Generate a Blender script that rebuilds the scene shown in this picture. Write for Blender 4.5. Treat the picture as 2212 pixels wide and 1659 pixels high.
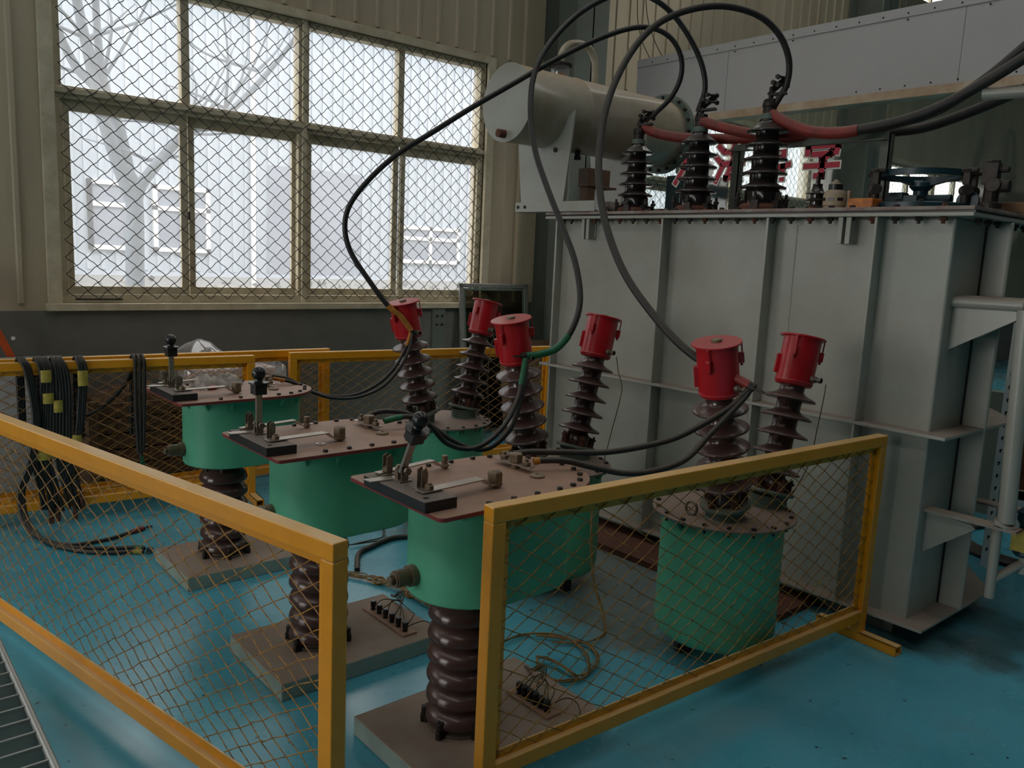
import bpy, bmesh, math, random
from mathutils import Vector, Matrix, Quaternion

for _o in list(bpy.data.objects):
    bpy.data.objects.remove(_o)
S = bpy.context.scene
C = S.collection
PI = math.pi
random.seed(7)

# ------------------------------------------------------------------ camera
cam_d = bpy.data.cameras.new('camera')
cam = bpy.data.objects.new('camera', cam_d)
C.objects.link(cam)
YAW, PITCH, ROLL = math.radians(49.16266), math.radians(8.89645), math.radians(2.61503)
fw = Vector((math.cos(YAW) * math.cos(PITCH), math.sin(YAW) * math.cos(PITCH), -math.sin(PITCH)))
rt = Vector((math.sin(YAW), -math.cos(YAW), 0))
up = rt.cross(fw)
r2 = math.cos(ROLL) * rt + math.sin(ROLL) * up
u2 = -math.sin(ROLL) * rt + math.cos(ROLL) * up
M = Matrix((r2, u2, -fw)).transposed().to_4x4()
M.translation = (0, 0, 1.7)
cam.matrix_world = M
cam_d.sensor_fit = 'HORIZONTAL'
cam_d.sensor_width = 36.0
cam_d.lens = 36.0 * 1754.678 / 2212
cam_d.clip_start = 0.05
cam_d.clip_end = 200
S.camera = cam

# ------------------------------------------------------------------ light
S.view_settings.view_transform = 'Standard'
S.view_settings.look = 'None'
S.view_settings.exposure = 1.0
S.view_settings.gamma = 1.0
S.view_settings.use_curve_mapping = False
w = bpy.data.worlds.new('overcast_sky')
S.world = w
w.use_nodes = True
bg = w.node_tree.nodes['Background']
bg.inputs[0].default_value = (1.0, 0.975, 0.93, 1)
bg.inputs[1].default_value = 2.2
sun_d = bpy.data.lights.new('hazy_sun', 'SUN')
sun_d.energy = 0.9
sun_d.angle = math.radians(15)
sun_d.color = (1.0, 0.97, 0.93)
sun = bpy.data.objects.new('hazy_sun', sun_d)
C.objects.link(sun)
sun.rotation_euler = (math.radians(48), 0, math.radians(25))   # from behind the hall, on to the building opposite
S.cycles.max_bounces = 10
S.cycles.diffuse_bounces = 6
S.cycles.glossy_bounces = 4
S.cycles.transparent_max_bounces = 16
S.cycles.caustics_reflective = False
S.cycles.caustics_refractive = False
S.cycles.sample_clamp_indirect = 6


def portal(name, x0, x1, z0, z1, y):
    d = bpy.data.lights.new(name, 'AREA')
    d.shape = 'RECTANGLE'
    d.size, d.size_y = x1 - x0, z1 - z0
    d.cycles.is_portal = True
    o = bpy.data.objects.new(name, d)
    C.objects.link(o)
    o.location = ((x0 + x1) / 2, y, (z0 + z1) / 2)
    o.rotation_euler = (-PI / 2, 0, 0)
    return o


BAYS = [(1.28, 4.88), (7.1, 10.7), (12.9, 16.5), (-4.55, -0.95)]
ADDED_SKYLIGHTS = [(-4.2, -3.3, -4.0, 5.6), (2.0, 2.8, -3.0, 5.8), (8.2, 9.2, -4.0, 5.8)]  # unseen roof openings, added to brighten the hall from above
ADDED_OPENING = (1.4, 5.2, 4.0)  # unseen side opening, added to light the faces turned that way
for bx0, bx1 in BAYS:
    portal('window_portal', bx0, bx1, 1.25, 3.45, 6.42)
    portal('clerestory_portal', bx0, bx1, 5.9, 7.2, 6.42)


for s_ in ADDED_SKYLIGHTS:
    o_ = portal('added_skylight_portal', s_[0], s_[1], 0, s_[3] - s_[2], 0)
    o_.location = ((s_[0] + s_[1]) / 2, (s_[2] + s_[3]) / 2, 8.25)
    o_.rotation_euler = (0, 0, 0)
o_ = portal('added_opening_portal', 0, ADDED_OPENING[1] - ADDED_OPENING[0], 0, ADDED_OPENING[2], 0)
o_.location = (-7.25, (ADDED_OPENING[0] + ADDED_OPENING[1]) / 2, ADDED_OPENING[2] / 2)
o_.rotation_euler = (PI / 2, 0, -PI / 2)


# ------------------------------------------------------------------ materials
def lin(c):
    return tuple(((v / 255) / 12.92 if v / 255 < 0.04045 else ((v / 255 + 0.055) / 1.055) ** 2.4) for v in c)


def mat(name, rgb, rough=0.5, metal=0.0, var=0.12, scale=6.0, second=None, dust=None, bump=0.0, coat=0.0, spec=0.5,
        stretch=None):
    """painted / worn surface: base colour broken up by noise, optional dust lying on upward faces"""
    m = bpy.data.materials.new(name)
    m.use_nodes = True
    nt = m.node_tree
    N, L = nt.nodes, nt.links
    b = N['Principled BSDF']
    b.inputs['Roughness'].default_value = rough
    b.inputs['Metallic'].default_value = metal
    b.inputs['Coat Weight'].default_value = coat
    b.inputs['Coat Roughness'].default_value = 0.12
    b.inputs['Specular IOR Level'].default_value = spec
    base = lin(rgb)
    oth = lin(second) if second else tuple(v * (1 - 2.2 * var) for v in base)
    tc = N.new('ShaderNodeTexCoord')
    src = tc.outputs['Object']
    if stretch:
        mp = N.new('ShaderNodeMapping')
        mp.inputs['Scale'].default_value = stretch
        L.new(src, mp.inputs['Vector'])
        src = mp.outputs['Vector']
    nz = N.new('ShaderNodeTexNoise')
    nz.inputs['Scale'].default_value = scale
    nz.inputs['Detail'].default_value = 6
    nz.inputs['Roughness'].default_value = 0.65
    L.new(src, nz.inputs['Vector'])
    rp = N.new('ShaderNodeValToRGB')
    rp.color_ramp.elements[0].position = 0.35
    rp.color_ramp.elements[1].position = 0.68
    rp.color_ramp.elements[0].color = (*oth, 1)
    rp.color_ramp.elements[1].color = (*base, 1)
    L.new(nz.outputs['Fac'], rp.inputs['Fac'])
    col = rp.outputs['Color']
    if dust:
        dcol, amt = dust
        ge = N.new('ShaderNodeNewGeometry')
        sx = N.new('ShaderNodeSeparateXYZ')
        L.new(ge.outputs['Normal'], sx.inputs[0])
        mr = N.new('ShaderNodeMapRange')
        mr.inputs['From Min'].default_value = 0.25
        mr.inputs['From Max'].default_value = 0.95
        mr.inputs['To Max'].default_value = amt
        L.new(sx.outputs['Z'], mr.inputs['Value'])
        n2 = N.new('ShaderNodeTexNoise')
        n2.inputs['Scale'].default_value = 14
        n2.inputs['Detail'].default_value = 5
        L.new(tc.outputs['Object'], n2.inputs['Vector'])
        mm = N.new('ShaderNodeMath')
        mm.operation = 'MULTIPLY_ADD'
        mm.inputs[1].default_value = 0.7
        mm.inputs[2].default_value = 0.62
        L.new(n2.outputs['Fac'], mm.inputs[0])
        m3 = N.new('ShaderNodeMath')
        m3.operation = 'MULTIPLY'
        m3.use_clamp = True
        L.new(mm.outputs[0], m3.inputs[0])
        L.new(mr.outputs['Result'], m3.inputs[1])
        mx = N.new('ShaderNodeMixRGB')
        mx.inputs['Color2'].default_value = (*lin(dcol), 1)
        L.new(m3.outputs[0], mx.inputs['Fac'])
        L.new(col, mx.inputs['Color1'])
        col = mx.outputs['Color']
        mr2 = N.new('ShaderNodeMapRange')
        mr2.inputs['To Min'].default_value = rough
        mr2.inputs['To Max'].default_value = max(rough, 0.8)
        L.new(m3.outputs[0], mr2.inputs['Value'])
        L.new(mr2.outputs['Result'], b.inputs['Roughness'])
    L.new(col, b.inputs['Base Color'])
    if bump:
        bp = N.new('ShaderNodeBump')
        bp.inputs['Strength'].default_value = bump
        bp.inputs['Distance'].default_value = 0.01
        L.new(nz.outputs['Fac'], bp.inputs['Height'])
        L.new(bp.outputs['Normal'], b.inputs['Normal'])
    return m


DUST = (146, 131, 115)
m_yellow = mat('yellow_paint', (230, 152, 18), 0.36, var=0.05, scale=9, dust=((212, 184, 132), 0.75), coat=0.25)
m_ywire = mat('yellow_wire', (190, 136, 52), 0.5, var=0.25, scale=40, second=(96, 66, 34))
m_green = mat('green_paint', (92, 178, 142), 0.42, var=0.07, scale=5, dust=(DUST, 0.6))
m_red = mat('red_paint', (184, 16, 30), 0.32, var=0.08, scale=8, dust=((168, 92, 88), 0.75), coat=0.2)
m_porc = mat('brown_glaze', (74, 50, 46), 0.16, var=0.06, scale=9, dust=((100, 80, 74), 0.42), coat=0.15)
m_darkporc = mat('dark_glaze', (34, 26, 26), 0.12, var=0.05, dust=((74, 66, 60), 0.6), coat=0.4)
m_plate = mat('pink_phenolic_board', (160, 126, 106), 0.6, var=0.06, scale=7, second=(140, 110, 92))
m_plateedge = mat('red_phenolic_edge', (140, 52, 54), 0.5, var=0.1)
m_slab = mat('dusty_slab', (156, 168, 158), 0.7, var=0.1, scale=9, dust=((142, 122, 108), 0.95))
m_tank = mat('grey_green_enamel', (164, 165, 156), 0.34, var=0.05, scale=2.2, second=(152, 149, 139), dust=((128, 110, 98), 0.8), coat=0.15)
m_cons = mat('grey_enamel_streaked', (172, 166, 150), 0.3, var=0.1, scale=3, second=(150, 136, 112), dust=((162, 140, 110), 0.8), coat=0.2)  # real top dust, strengthened to paint in the drum's lit top
m_flange = mat('rusty_flange', (150, 148, 138), 0.55, var=0.1, scale=7, second=(120, 82, 76), dust=(DUST, 0.5))
m_rust = mat('rust', (104, 62, 46), 0.8, var=0.2, scale=25)
m_steel = mat('dull_steel', (142, 132, 118), 0.42, metal=0.75, var=0.15, scale=30, dust=(DUST, 0.35))
m_tin = mat('tinned_strip', (186, 178, 168), 0.32, metal=0.85, var=0.1, scale=25, dust=(DUST, 0.3))
m_bolt = mat('dark_bolt', (62, 56, 52), 0.5, metal=0.5, var=0.2, scale=40)
m_brass = mat('dusty_fitting', (124, 106, 84), 0.5, metal=0.3, var=0.12, scale=30, dust=(DUST, 0.5))
m_black = mat('black_bakelite', (26, 26, 28), 0.3, var=0.1)
m_bar = mat('black_bar', (34, 34, 36), 0.45, var=0.1, dust=((120, 108, 100), 0.95))
m_cable = mat('black_rubber', (30, 31, 30), 0.45, var=0.15, scale=12, dust=((92, 84, 76), 0.75))
m_cablegrey = mat('dusty_rubber', (42, 40, 37), 0.55, var=0.15, scale=12, dust=((96, 87, 76), 0.6))
m_redsleeve = mat('red_sleeve', (150, 48, 40), 0.55, var=0.15, scale=14, second=(108, 44, 38), dust=((130, 100, 88), 0.6))
m_orange_tape = mat('ochre_tape', (190, 122, 40), 0.6, var=0.2, scale=40)
m_green_tape = mat('green_tape', (28, 108, 70), 0.5, var=0.2, scale=40)
m_red_tape = mat('red_tape', (160, 52, 44), 0.5, var=0.2, scale=40)
m_yellow_tape = mat('yellow_tape', (188, 166, 70), 0.6, var=0.15, scale=30)
m_wire = mat('thin_wire', (84, 76, 54), 0.6, var=0.1)
m_ochrewire = mat('ochre_wire', (150, 116, 58), 0.6, var=0.25, scale=30, second=(96, 78, 50))
m_ring = mat('grey_green_pot', (96, 112, 102), 0.55, var=0.1, dust=(DUST, 0.5))
m_wall = mat('beige_cladding', (182, 170, 146), 0.55, var=0.06, scale=2, second=(166, 152, 128), stretch=(1, 1, 0.15))
m_frame = mat('cream_frame', (204, 194, 168), 0.5, var=0.08, scale=9, second=(176, 164, 138))
m_alu = mat('aluminium', (176, 176, 172), 0.35, metal=0.7, var=0.08, scale=20)
m_dado = mat('grey_render', (110, 109, 101), 0.85, var=0.06, scale=6, bump=0.15)
m_col = mat('grey_green_steel', (108, 114, 104), 0.6, var=0.08, scale=3)
m_band = mat('grey_sheet', (176, 174, 174), 0.5, var=0.03, scale=2)
m_bandtrim = mat('stained_trim', (190, 176, 152), 0.55, var=0.12, scale=5, second=(168, 138, 108))
m_meshwire = mat('galvanised_wire', (48, 46, 42), 0.5, metal=0.3, var=0.1)
m_wood = mat('old_wood', (110, 84, 58), 0.8, var=0.2, scale=5, second=(70, 50, 36), stretch=(8, 1, 1))
m_card = mat('cardboard', (136, 104, 78), 0.85, var=0.08, scale=5)
m_white = mat('white_enamel', (236, 236, 234), 0.45, var=0.04)
m_blue = mat('blue_plastic', (10, 84, 190), 0.4, var=0.05)
m_teal = mat('dark_teal_paint', (26, 56, 66), 0.35, var=0.1, dust=((70, 84, 88), 0.4))
m_sidew = mat('pale_blue_siding', (158, 169, 181), 0.6, var=0.05, scale=2)
m_bark = mat('pale_bark', (100, 113, 128), 0.9, var=0.12, scale=8)
m_hedge = mat('hedge', (108, 110, 98), 0.9, var=0.3, scale=30)
m_pave = mat('pale_pavement', (138, 140, 140), 0.9, var=0.06, scale=3)
m_winframe = mat('white_window_frame', (204, 206, 208), 0.5, var=0.02)
m_darkglass = mat('reflecting_glass', (128, 136, 150), 0.3, var=0.08, scale=1)
m_orange = mat('orange_steel', (196, 84, 30), 0.5, var=0.1)
m_beigep = mat('beige_plastic', (168, 152, 128), 0.5, var=0.1, dust=(DUST, 0.4))
m_amber = mat('amber_film', (206, 120, 26), 0.4, var=0.25, scale=25, second=(150, 78, 20))
m_rag = mat('cotton_rag', (196, 188, 178), 0.9, var=0.15, scale=40, bump=0.5)
m_grate = mat('galvanised_steel', (176, 178, 176), 0.38, metal=0.6, var=0.06, scale=12)
m_gratedark = mat('grey_plate', (150, 156, 148), 0.6, var=0.08)
m_ceil = mat('roof_sheet', (170, 170, 164), 0.7, var=0.05)
m_back = mat('hall_wall', (150, 150, 142), 0.8, var=0.05)
m_charred = mat('red_vinyl', (186, 36, 62), 0.5, var=0.05)
m_charwhite = mat('white_vinyl', (226, 222, 212), 0.5, var=0.03)


def glass_mat(name, haze, tint=(1, 1, 1), gloss=0.06):
    m = bpy.data.materials.new(name)
    m.use_nodes = True
    nt = m.node_tree
    N, L = nt.nodes, nt.links
    N.remove(N['Principled BSDF'])
    out = N['Material Output']
    tr = N.new('ShaderNodeBsdfTransparent')
    tr.inputs[0].default_value = (*tint, 1)
    tl = N.new('ShaderNodeBsdfTranslucent')
    tl.inputs[0].default_value = (0.9, 0.92, 0.95, 1)
    nz = N.new('ShaderNodeTexNoise')
    nz.inputs['Scale'].default_value = 2.5
    nz.inputs['Detail'].default_value = 4
    tc = N.new('ShaderNodeTexCoord')
    L.new(tc.outputs['Object'], nz.inputs['Vector'])
    mr = N.new('ShaderNodeMapRange')
    mr.inputs['To Min'].default_value = haze * 0.7
    mr.inputs['To Max'].default_value = haze * 1.3
    L.new(nz.outputs['Fac'], mr.inputs['Value'])
    m1 = N.new('ShaderNodeMixShader')
    L.new(mr.outputs['Result'], m1.inputs[0])
    L.new(tr.outputs[0], m1.inputs[1])
    L.new(tl.outputs[0], m1.inputs[2])
    gl = N.new('ShaderNodeBsdfGlossy')
    gl.inputs['Roughness'].default_value = 0.05
    m2 = N.new('ShaderNodeMixShader')
    m2.inputs[0].default_value = gloss
    L.new(m1.outputs[0], m2.inputs[1])
    L.new(gl.outputs[0], m2.inputs[2])
    L.new(m2.outputs[0], out.inputs['Surface'])
    return m


m_glass = glass_mat('dusty_window_glass', 0.14, gloss=0.03)
m_pglass = glass_mat('partition_glass', 0.01, tint=(0.90, 0.93, 0.91), gloss=0.05)
m_film = glass_mat('plastic_film', 0.3, gloss=0.12)
m_jar = glass_mat('jar_glass', 0.15, gloss=0.12)


def floor_mat():
    m = bpy.data.materials.new('blue_epoxy_floor')
    m.use_nodes = True
    nt = m.node_tree
    N, L = nt.nodes, nt.links
    b = N['Principled BSDF']
    tc = N.new('ShaderNodeTexCoord')

    def noise(scale, detail=6, rough=0.6, st=None, dist=0.0):
        n = N.new('ShaderNodeTexNoise')
        n.inputs['Scale'].default_value = scale
        n.inputs['Detail'].default_value = detail
        n.inputs['Roughness'].default_value = rough
        n.inputs['Distortion'].default_value = dist
        if st:
            mp = N.new('ShaderNodeMapping')
            mp.inputs['Scale'].default_value = st
            mp.inputs['Rotation'].default_value = (0, 0, 0.6)
            L.new(tc.outputs['Object'], mp.inputs['Vector'])
            L.new(mp.outputs['Vector'], n.inputs['Vector'])
        else:
            L.new(tc.outputs['Object'], n.inputs['Vector'])
        return n.outputs['Fac']

    def ramp(f, p0, p1, c0=(0, 0, 0), c1=(1, 1, 1)):
        r = N.new('ShaderNodeValToRGB')
        r.color_ramp.elements[0].position = p0
        r.color_ramp.elements[1].position = p1
        r.color_ramp.elements[0].color = (*c0, 1)
        r.color_ramp.elements[1].color = (*c1, 1)
        L.new(f, r.inputs['Fac'])
        return r.outputs['Color']

    def mix(f, a, bb):
        x = N.new('ShaderNodeMixRGB')
        L.new(f, x.inputs['Fac'])
        for k, v in (('Color1', a), ('Color2', bb)):
            if isinstance(v, tuple):
                x.inputs[k].default_value = (*v, 1)
            else:
                L.new(v, x.inputs[k])
        return x.outputs['Color']
    blue = ramp(noise(0.8, 5), 0.3, 0.7, lin((66, 150, 172)), lin((92, 170, 190)))
    dirt = ramp(noise(1.1, 8, 0.7), 0.55, 0.78)
    c1 = mix(dirt, blue, lin((96, 132, 136)))
    # grey dusty patch where paint is worn thin
    c2 = mix(ramp(noise(0.45, 4, 0.55, None, 0.3), 0.58, 0.8), c1, lin((134, 140, 136)))
    # dark scuffs and specks
    c3 = mix(ramp(noise(3.2, 9, 0.85, (1, 5, 1), 0.8), 0.62, 0.74), c2, lin((52, 100, 112)))
    c4 = mix(ramp(noise(22, 3, 0.5), 0.70, 0.73), c3, lin((34, 44, 46)))
    # bare grey concrete showing between the tanks and the transformer
    sx = N.new('ShaderNodeSeparateXYZ')
    L.new(tc.outputs['Object'], sx.inputs[0])

    def sm(sock, lo, hi):
        r = N.new('ShaderNodeMapRange')
        r.interpolation_type = 'SMOOTHSTEP'
        r.inputs['From Min'].default_value = lo
        r.inputs['From Max'].default_value = hi
        L.new(sock, r.inputs['Value'])
        return r.outputs['Result']

    def op(kind, a, bb, cl=False):
        x = N.new('ShaderNodeMath')
        x.operation = kind
        x.use_clamp = cl
        for k, v in enumerate((a, bb)):
            if isinstance(v, (int, float)):
                x.inputs[k].default_value = v
            else:
                L.new(v, x.inputs[k])
        return x.outputs[0]
    wob = op('MULTIPLY', op('SUBTRACT', noise(1.7, 6), 0.5), 1.6)
    xx = op('ADD', sx.outputs['X'], wob)
    yy = op('ADD', sx.outputs['Y'], wob)
    band = op('MULTIPLY', op('MULTIPLY', sm(xx, 2.35, 2.75), sm(xx, 4.6, 3.9)), op('MULTIPLY', sm(yy, 2.0, 2.3), sm(yy, 5.0, 4.3)))
    c5 = mix(op('MULTIPLY', band, 0.85), c4, lin((112, 112, 104)))
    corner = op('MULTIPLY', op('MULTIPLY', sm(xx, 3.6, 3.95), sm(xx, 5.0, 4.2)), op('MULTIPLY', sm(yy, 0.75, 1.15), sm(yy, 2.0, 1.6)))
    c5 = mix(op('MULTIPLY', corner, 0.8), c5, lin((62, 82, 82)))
    L.new(c5, b.inputs['Base Color'])
    rr = N.new('ShaderNodeMapRange')
    rr.inputs['To Min'].default_value = 0.14
    rr.inputs['To Max'].default_value = 0.4
    L.new(noise(2.2, 6), rr.inputs['Value'])
    L.new(rr.outputs['Result'], b.inputs['Roughness'])
    b.inputs['Specular IOR Level'].default_value = 0.6
    bp = N.new('ShaderNodeBump')
    bp.inputs['Strength'].default_value = 0.06
    bp.inputs['Distance'].default_value = 0.01
    L.new(noise(5, 4), bp.inputs['Height'])
    L.new(bp.outputs['Normal'], b.inputs['Normal'])
    return m


m_floor = floor_mat()


# ------------------------------------------------------------------ mesh helpers
class MB:
    def __init__(s):
        s.v, s.f = [], []

    def add(s, vs, fs):
        o = len(s.v)
        s.v += [tuple(p) for p in vs]
        s.f += [tuple(o + i for i in f) for f in fs]
        return s

    def box(s, x0, x1, y0, y1, z0, z1, mtx=None):
        vs = [Vector((x, y, z)) for x in (x0, x1) for y in (y0, y1) for z in (z0, z1)]
        if mtx is not None:
            vs = [mtx @ v for v in vs]
        return s.add(vs, [(0, 1, 3, 2), (4, 6, 7, 5), (0, 4, 5, 1), (2, 3, 7, 6), (0, 2, 6, 4), (1, 5, 7, 3)])

    def beam(s, a, b, wd, ht, upv=(0, 0, 1)):
        """rectangular bar from a to b; wd across, ht along upv"""
        a, b = Vector(a), Vector(b)
        d = (b - a).normalized()
        u = Vector(upv)
        u = (u - d * u.dot(d)).normalized()
        r = d.cross(u)
        vs = [p + r * (sx * wd / 2) + u * (sz * ht / 2) for p in (a, b) for sx, sz in ((-1, -1), (1, -1), (1, 1), (-1, 1))]
        return s.add(vs, [(3, 2, 1, 0), (4, 5, 6, 7), (0, 1, 5, 4), (1, 2, 6, 5), (2, 3, 7, 6), (3, 0, 4, 7)])

    def prism(s, pts, z0, z1, mtx=None):
        n = len(pts)
        vs = [Vector((p[0], p[1], z0)) for p in pts] + [Vector((p[0], p[1], z1)) for p in pts]
        if mtx is not None:
            vs = [mtx @ v for v in vs]
        return s.add(vs, [tuple(range(n))[::-1], tuple(range(n, 2 * n))] +
                     [(i, (i + 1) % n, n + (i + 1) % n, n + i) for i in range(n)])

    def lathe(s, prof, n=32, mtx=None, cap=True):
        """prof: list of (r, z)"""
        vs, fs = [], []
        for r, z in prof:
            for k in range(n):
                a = 2 * PI * k / n
                vs.append(Vector((r * math.cos(a), r * math.sin(a), z)))
        for i in range(len(prof) - 1):
            for k in range(n):
                k2 = (k + 1) % n
                fs.append((i * n + k, i * n + k2, (i + 1) * n + k2, (i + 1) * n + k))
        if cap:
            fs.append(tuple(range(n))[::-1])
            fs.append(tuple(range((len(prof) - 1) * n, len(prof) * n)))
        if mtx is not None:
            vs = [mtx @ v for v in vs]
        return s.add(vs, fs)

    def cyl(s, a, b, r, n=16, r1=None):
        a, b = Vector(a), Vector(b)
        q = Vector((0, 0, 1)).rotation_difference(b - a).to_matrix().to_4x4()
        q.translation = a
        L = (b - a).length
        return s.lathe([(r, 0), (r if r1 is None else r1, L)], n, q)

    def hexa(s, p, r, h, axis=(0, 0, 1), rot=0.0):
        a = Vector(p)
        q = Vector((0, 0, 1)).rotation_difference(Vector(axis)).to_matrix().to_4x4() @ Matrix.Rotation(rot, 4, 'Z')
        q.translation = a
        return s.lathe([(r * 0.94, 0), (r, h * 0.1), (r, h * 0.88), (r * 0.86, h)], 6, q)

    def tube(s, pts, r, n=8, closed=False):
        pts = [Vector(p) for p in pts]
        m = len(pts)
        t = [(pts[min(i + 1, m - 1)] - pts[max(i - 1, 0)]).normalized() for i in range(m)]
        u = t[0].orthogonal().normalized()
        vs, fs = [], []
        rr = r if hasattr(r, '__len__') else [r] * m
        for i in range(m):
            if i:
                u = t[i - 1].rotation_difference(t[i]) @ u
                u = (u - t[i] * u.dot(t[i])).normalized()
            w_ = t[i].cross(u)
            for k in range(n):
                a = 2 * PI * k / n
                vs.append(pts[i] + (u * math.cos(a) + w_ * math.sin(a)) * rr[i])
        for i in range(m - 1):
            for k in range(n):
                k2 = (k + 1) % n
                fs.append((i * n + k, i * n + k2, (i + 1) * n + k2, (i + 1) * n + k))
        fs.append(tuple(range(n))[::-1])
        fs.append(tuple(range((m - 1) * n, m * n)))
        return s.add(vs, fs)

    def sphere(s, c, r, n=20, m=12, sc=(1, 1, 1)):
        prof = [(max(1e-4, r * math.sin(PI * i / m)), -r * math.cos(PI * i / m)) for i in range(m + 1)]
        return s.lathe(prof, n, Matrix.Translation(c) @ Matrix.Diagonal((*sc, 1)))

    def xf(s, mtx):
        s.v = [tuple(mtx @ Vector(p)) for p in s.v]
        return s


def obj(name, mb, mt, parent=None, smooth=None, bevel=0.0, loc=None):
    me = bpy.data.meshes.new(name)
    me.from_pydata([tuple(p) for p in mb.v], [], mb.f)
    bm = bmesh.new()
    bm.from_mesh(me)
    bmesh.ops.recalc_face_normals(bm, faces=bm.faces)
    bm.to_mesh(me)
    bm.free()
    me.materials.append(mt)
    if smooth:
        me.shade_smooth()
        me.set_sharp_from_angle(angle=math.radians(smooth))
    o = bpy.data.objects.new(name, me)
    C.objects.link(o)
    if parent is not None:
        o.parent = parent
    if loc is not None:
        o.location = loc
    if bevel:
        md = o.modifiers.new('soft_edges', 'BEVEL')
        md.width = bevel
        md.segments = 2
        md.limit_method = 'ANGLE'
        md.angle_limit = math.radians(40)
    return o


def thing(name, label, cat, loc=(0, 0, 0), rotz=0.0, group=None):
    o = bpy.data.objects.new(name, None)
    C.objects.link(o)
    o.empty_display_size = 0.1
    o.location = loc
    o.rotation_euler = (0, 0, rotz)
    return tag(o, label, cat, group)


def tag(o, label, cat, group=None, kind=None):
    o['label'] = label
    o['category'] = cat
    if group:
        o['group'] = group
    if kind:
        o['kind'] = kind
    return o


def struct(o):
    o['kind'] = 'structure'
    return o


def sempty(name, loc=(0, 0, 0)):
    o = bpy.data.objects.new(name, None)
    C.objects.link(o)
    o.location = loc
    return struct(o)


def dup(root, loc, label=None, rotz=None):
    r = root.copy()
    C.objects.link(r)
    r.location = loc
    if rotz is not None:
        r.rotation_euler = (0, 0, rotz)
    if label:
        r['label'] = label
    for ch in list(root.children):
        c = ch.copy()
        C.objects.link(c)
        c.parent = r
        for g in list(ch.children):
            d = g.copy()
            C.objects.link(d)
            d.parent = c
    return r


def spline(pts, k=6):
    """Catmull-Rom through the points"""
    P = [Vector(p) for p in pts]
    P = [2 * P[0] - P[1]] + P + [2 * P[-1] - P[-2]]
    out = []
    for i in range(1, len(P) - 2):
        a, b, c, d = P[i - 1], P[i], P[i + 1], P[i + 2]
        for j in range(k):
            t = j / k
            out.append(0.5 * ((2 * b) + (c - a) * t + (2 * a - 5 * b + 4 * c - d) * t * t + (3 * b - a - 3 * c + d) * t ** 3))
    out.append(P[-2])
    return out


def obround(cx0, cx1, r, n=16):
    pts = [(cx1 + r * math.cos(a), r * math.sin(a)) for a in [(-PI / 2 + PI * i / n) for i in range(n + 1)]]
    pts += [(cx0 + r * math.cos(a), r * math.sin(a)) for a in [(PI / 2 + PI * i / n) for i in range(n + 1)]]
    return pts


def diamond_wires(o, ux, uz, wd, ht, du, dv, r, nrm, wob=0.0, seed=0, crimp=0.0):
    """woven diamond mesh: two families of slightly crimped wires clipped to a rectangle"""
    rnd = random.Random(seed)
    mb = MB()
    o, ux, uz, nrm = Vector(o), Vector(ux), Vector(uz), Vector(nrm)
    for sgn in (1, -1):
        # a = u/du + sgn*v/dv = k
        lo = min(0, sgn * ht / dv)
        hi = wd / du + max(0, sgn * ht / dv)
        for k in range(math.floor(lo), math.ceil(hi) + 1):
            ph = 0.5
            kk = k + ph
            pts = []
            # parametrise by v
            n = max(2, int(round(ht / dv * 2)))
            vs = [dv * 0.5 * j for j in range(-1, 2 * int(ht / dv) + 4)]
            lastin = None
            seq = []
            for j, v in enumerate(vs):
                u = (kk - sgn * v / dv) * du
                seq.append((u, v, j))
            # clip each segment
            for (ua, va, ja), (ub, vb, jb) in zip(seq[:-1], seq[1:]):
                t0, t1 = 0.0, 1.0
                for p, d, l, h in ((ua, ub - ua, 0, wd), (va, vb - va, 0, ht)):
                    if abs(d) < 1e-9:
                        if p < l or p > h:
                            t1 = -1
                        continue
                    ta, tb = (l - p) / d, (h - p) / d
                    if ta > tb:
                        ta, tb = tb, ta
                    t0, t1 = max(t0, ta), min(t1, tb)
                if t1 - t0 <= 1e-6:
                    continue
                for t, j in ((t0, ja), (t1, jb)):
                    u, v = ua + (ub - ua) * t, va + (vb - va) * t
                    off = (1 if (j + k) % 2 else -1) * r * 0.9 * sgn
                    q = o + ux * (u + rnd.uniform(-wob, wob)) + uz * (v + rnd.uniform(-wob, wob)) + nrm * off
                    if not pts or (pts[-1] - q).length > r * 2.5:
                        pts.append(q)
            if len(pts) >= 2:
                if crimp:
                    d = (ux * (-sgn * du) + uz * dv).normalized()
                    pn = d.cross(nrm)
                    q2 = []
                    for a_, b_ in zip(pts[:-1], pts[1:]):
                        full = (b_ - a_).length > 0.7 * 0.5 * math.hypot(du, dv)
                        q2.append(a_)
                        if full:
                            q2.append(a_.lerp(b_, 0.25) + pn * crimp)
                            q2.append(a_.lerp(b_, 0.5))
                            q2.append(a_.lerp(b_, 0.75) - pn * crimp)
                    pts = q2 + [pts[-1]]
                mb.tube(pts, r, 5)
    return mb

# ------------------------------------------------------------------ room shell
YW = 6.2
struct(obj('floor', MB().box(-7.2, 22, -12, YW + 0.2, -0.2, 0), m_floor))
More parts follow.
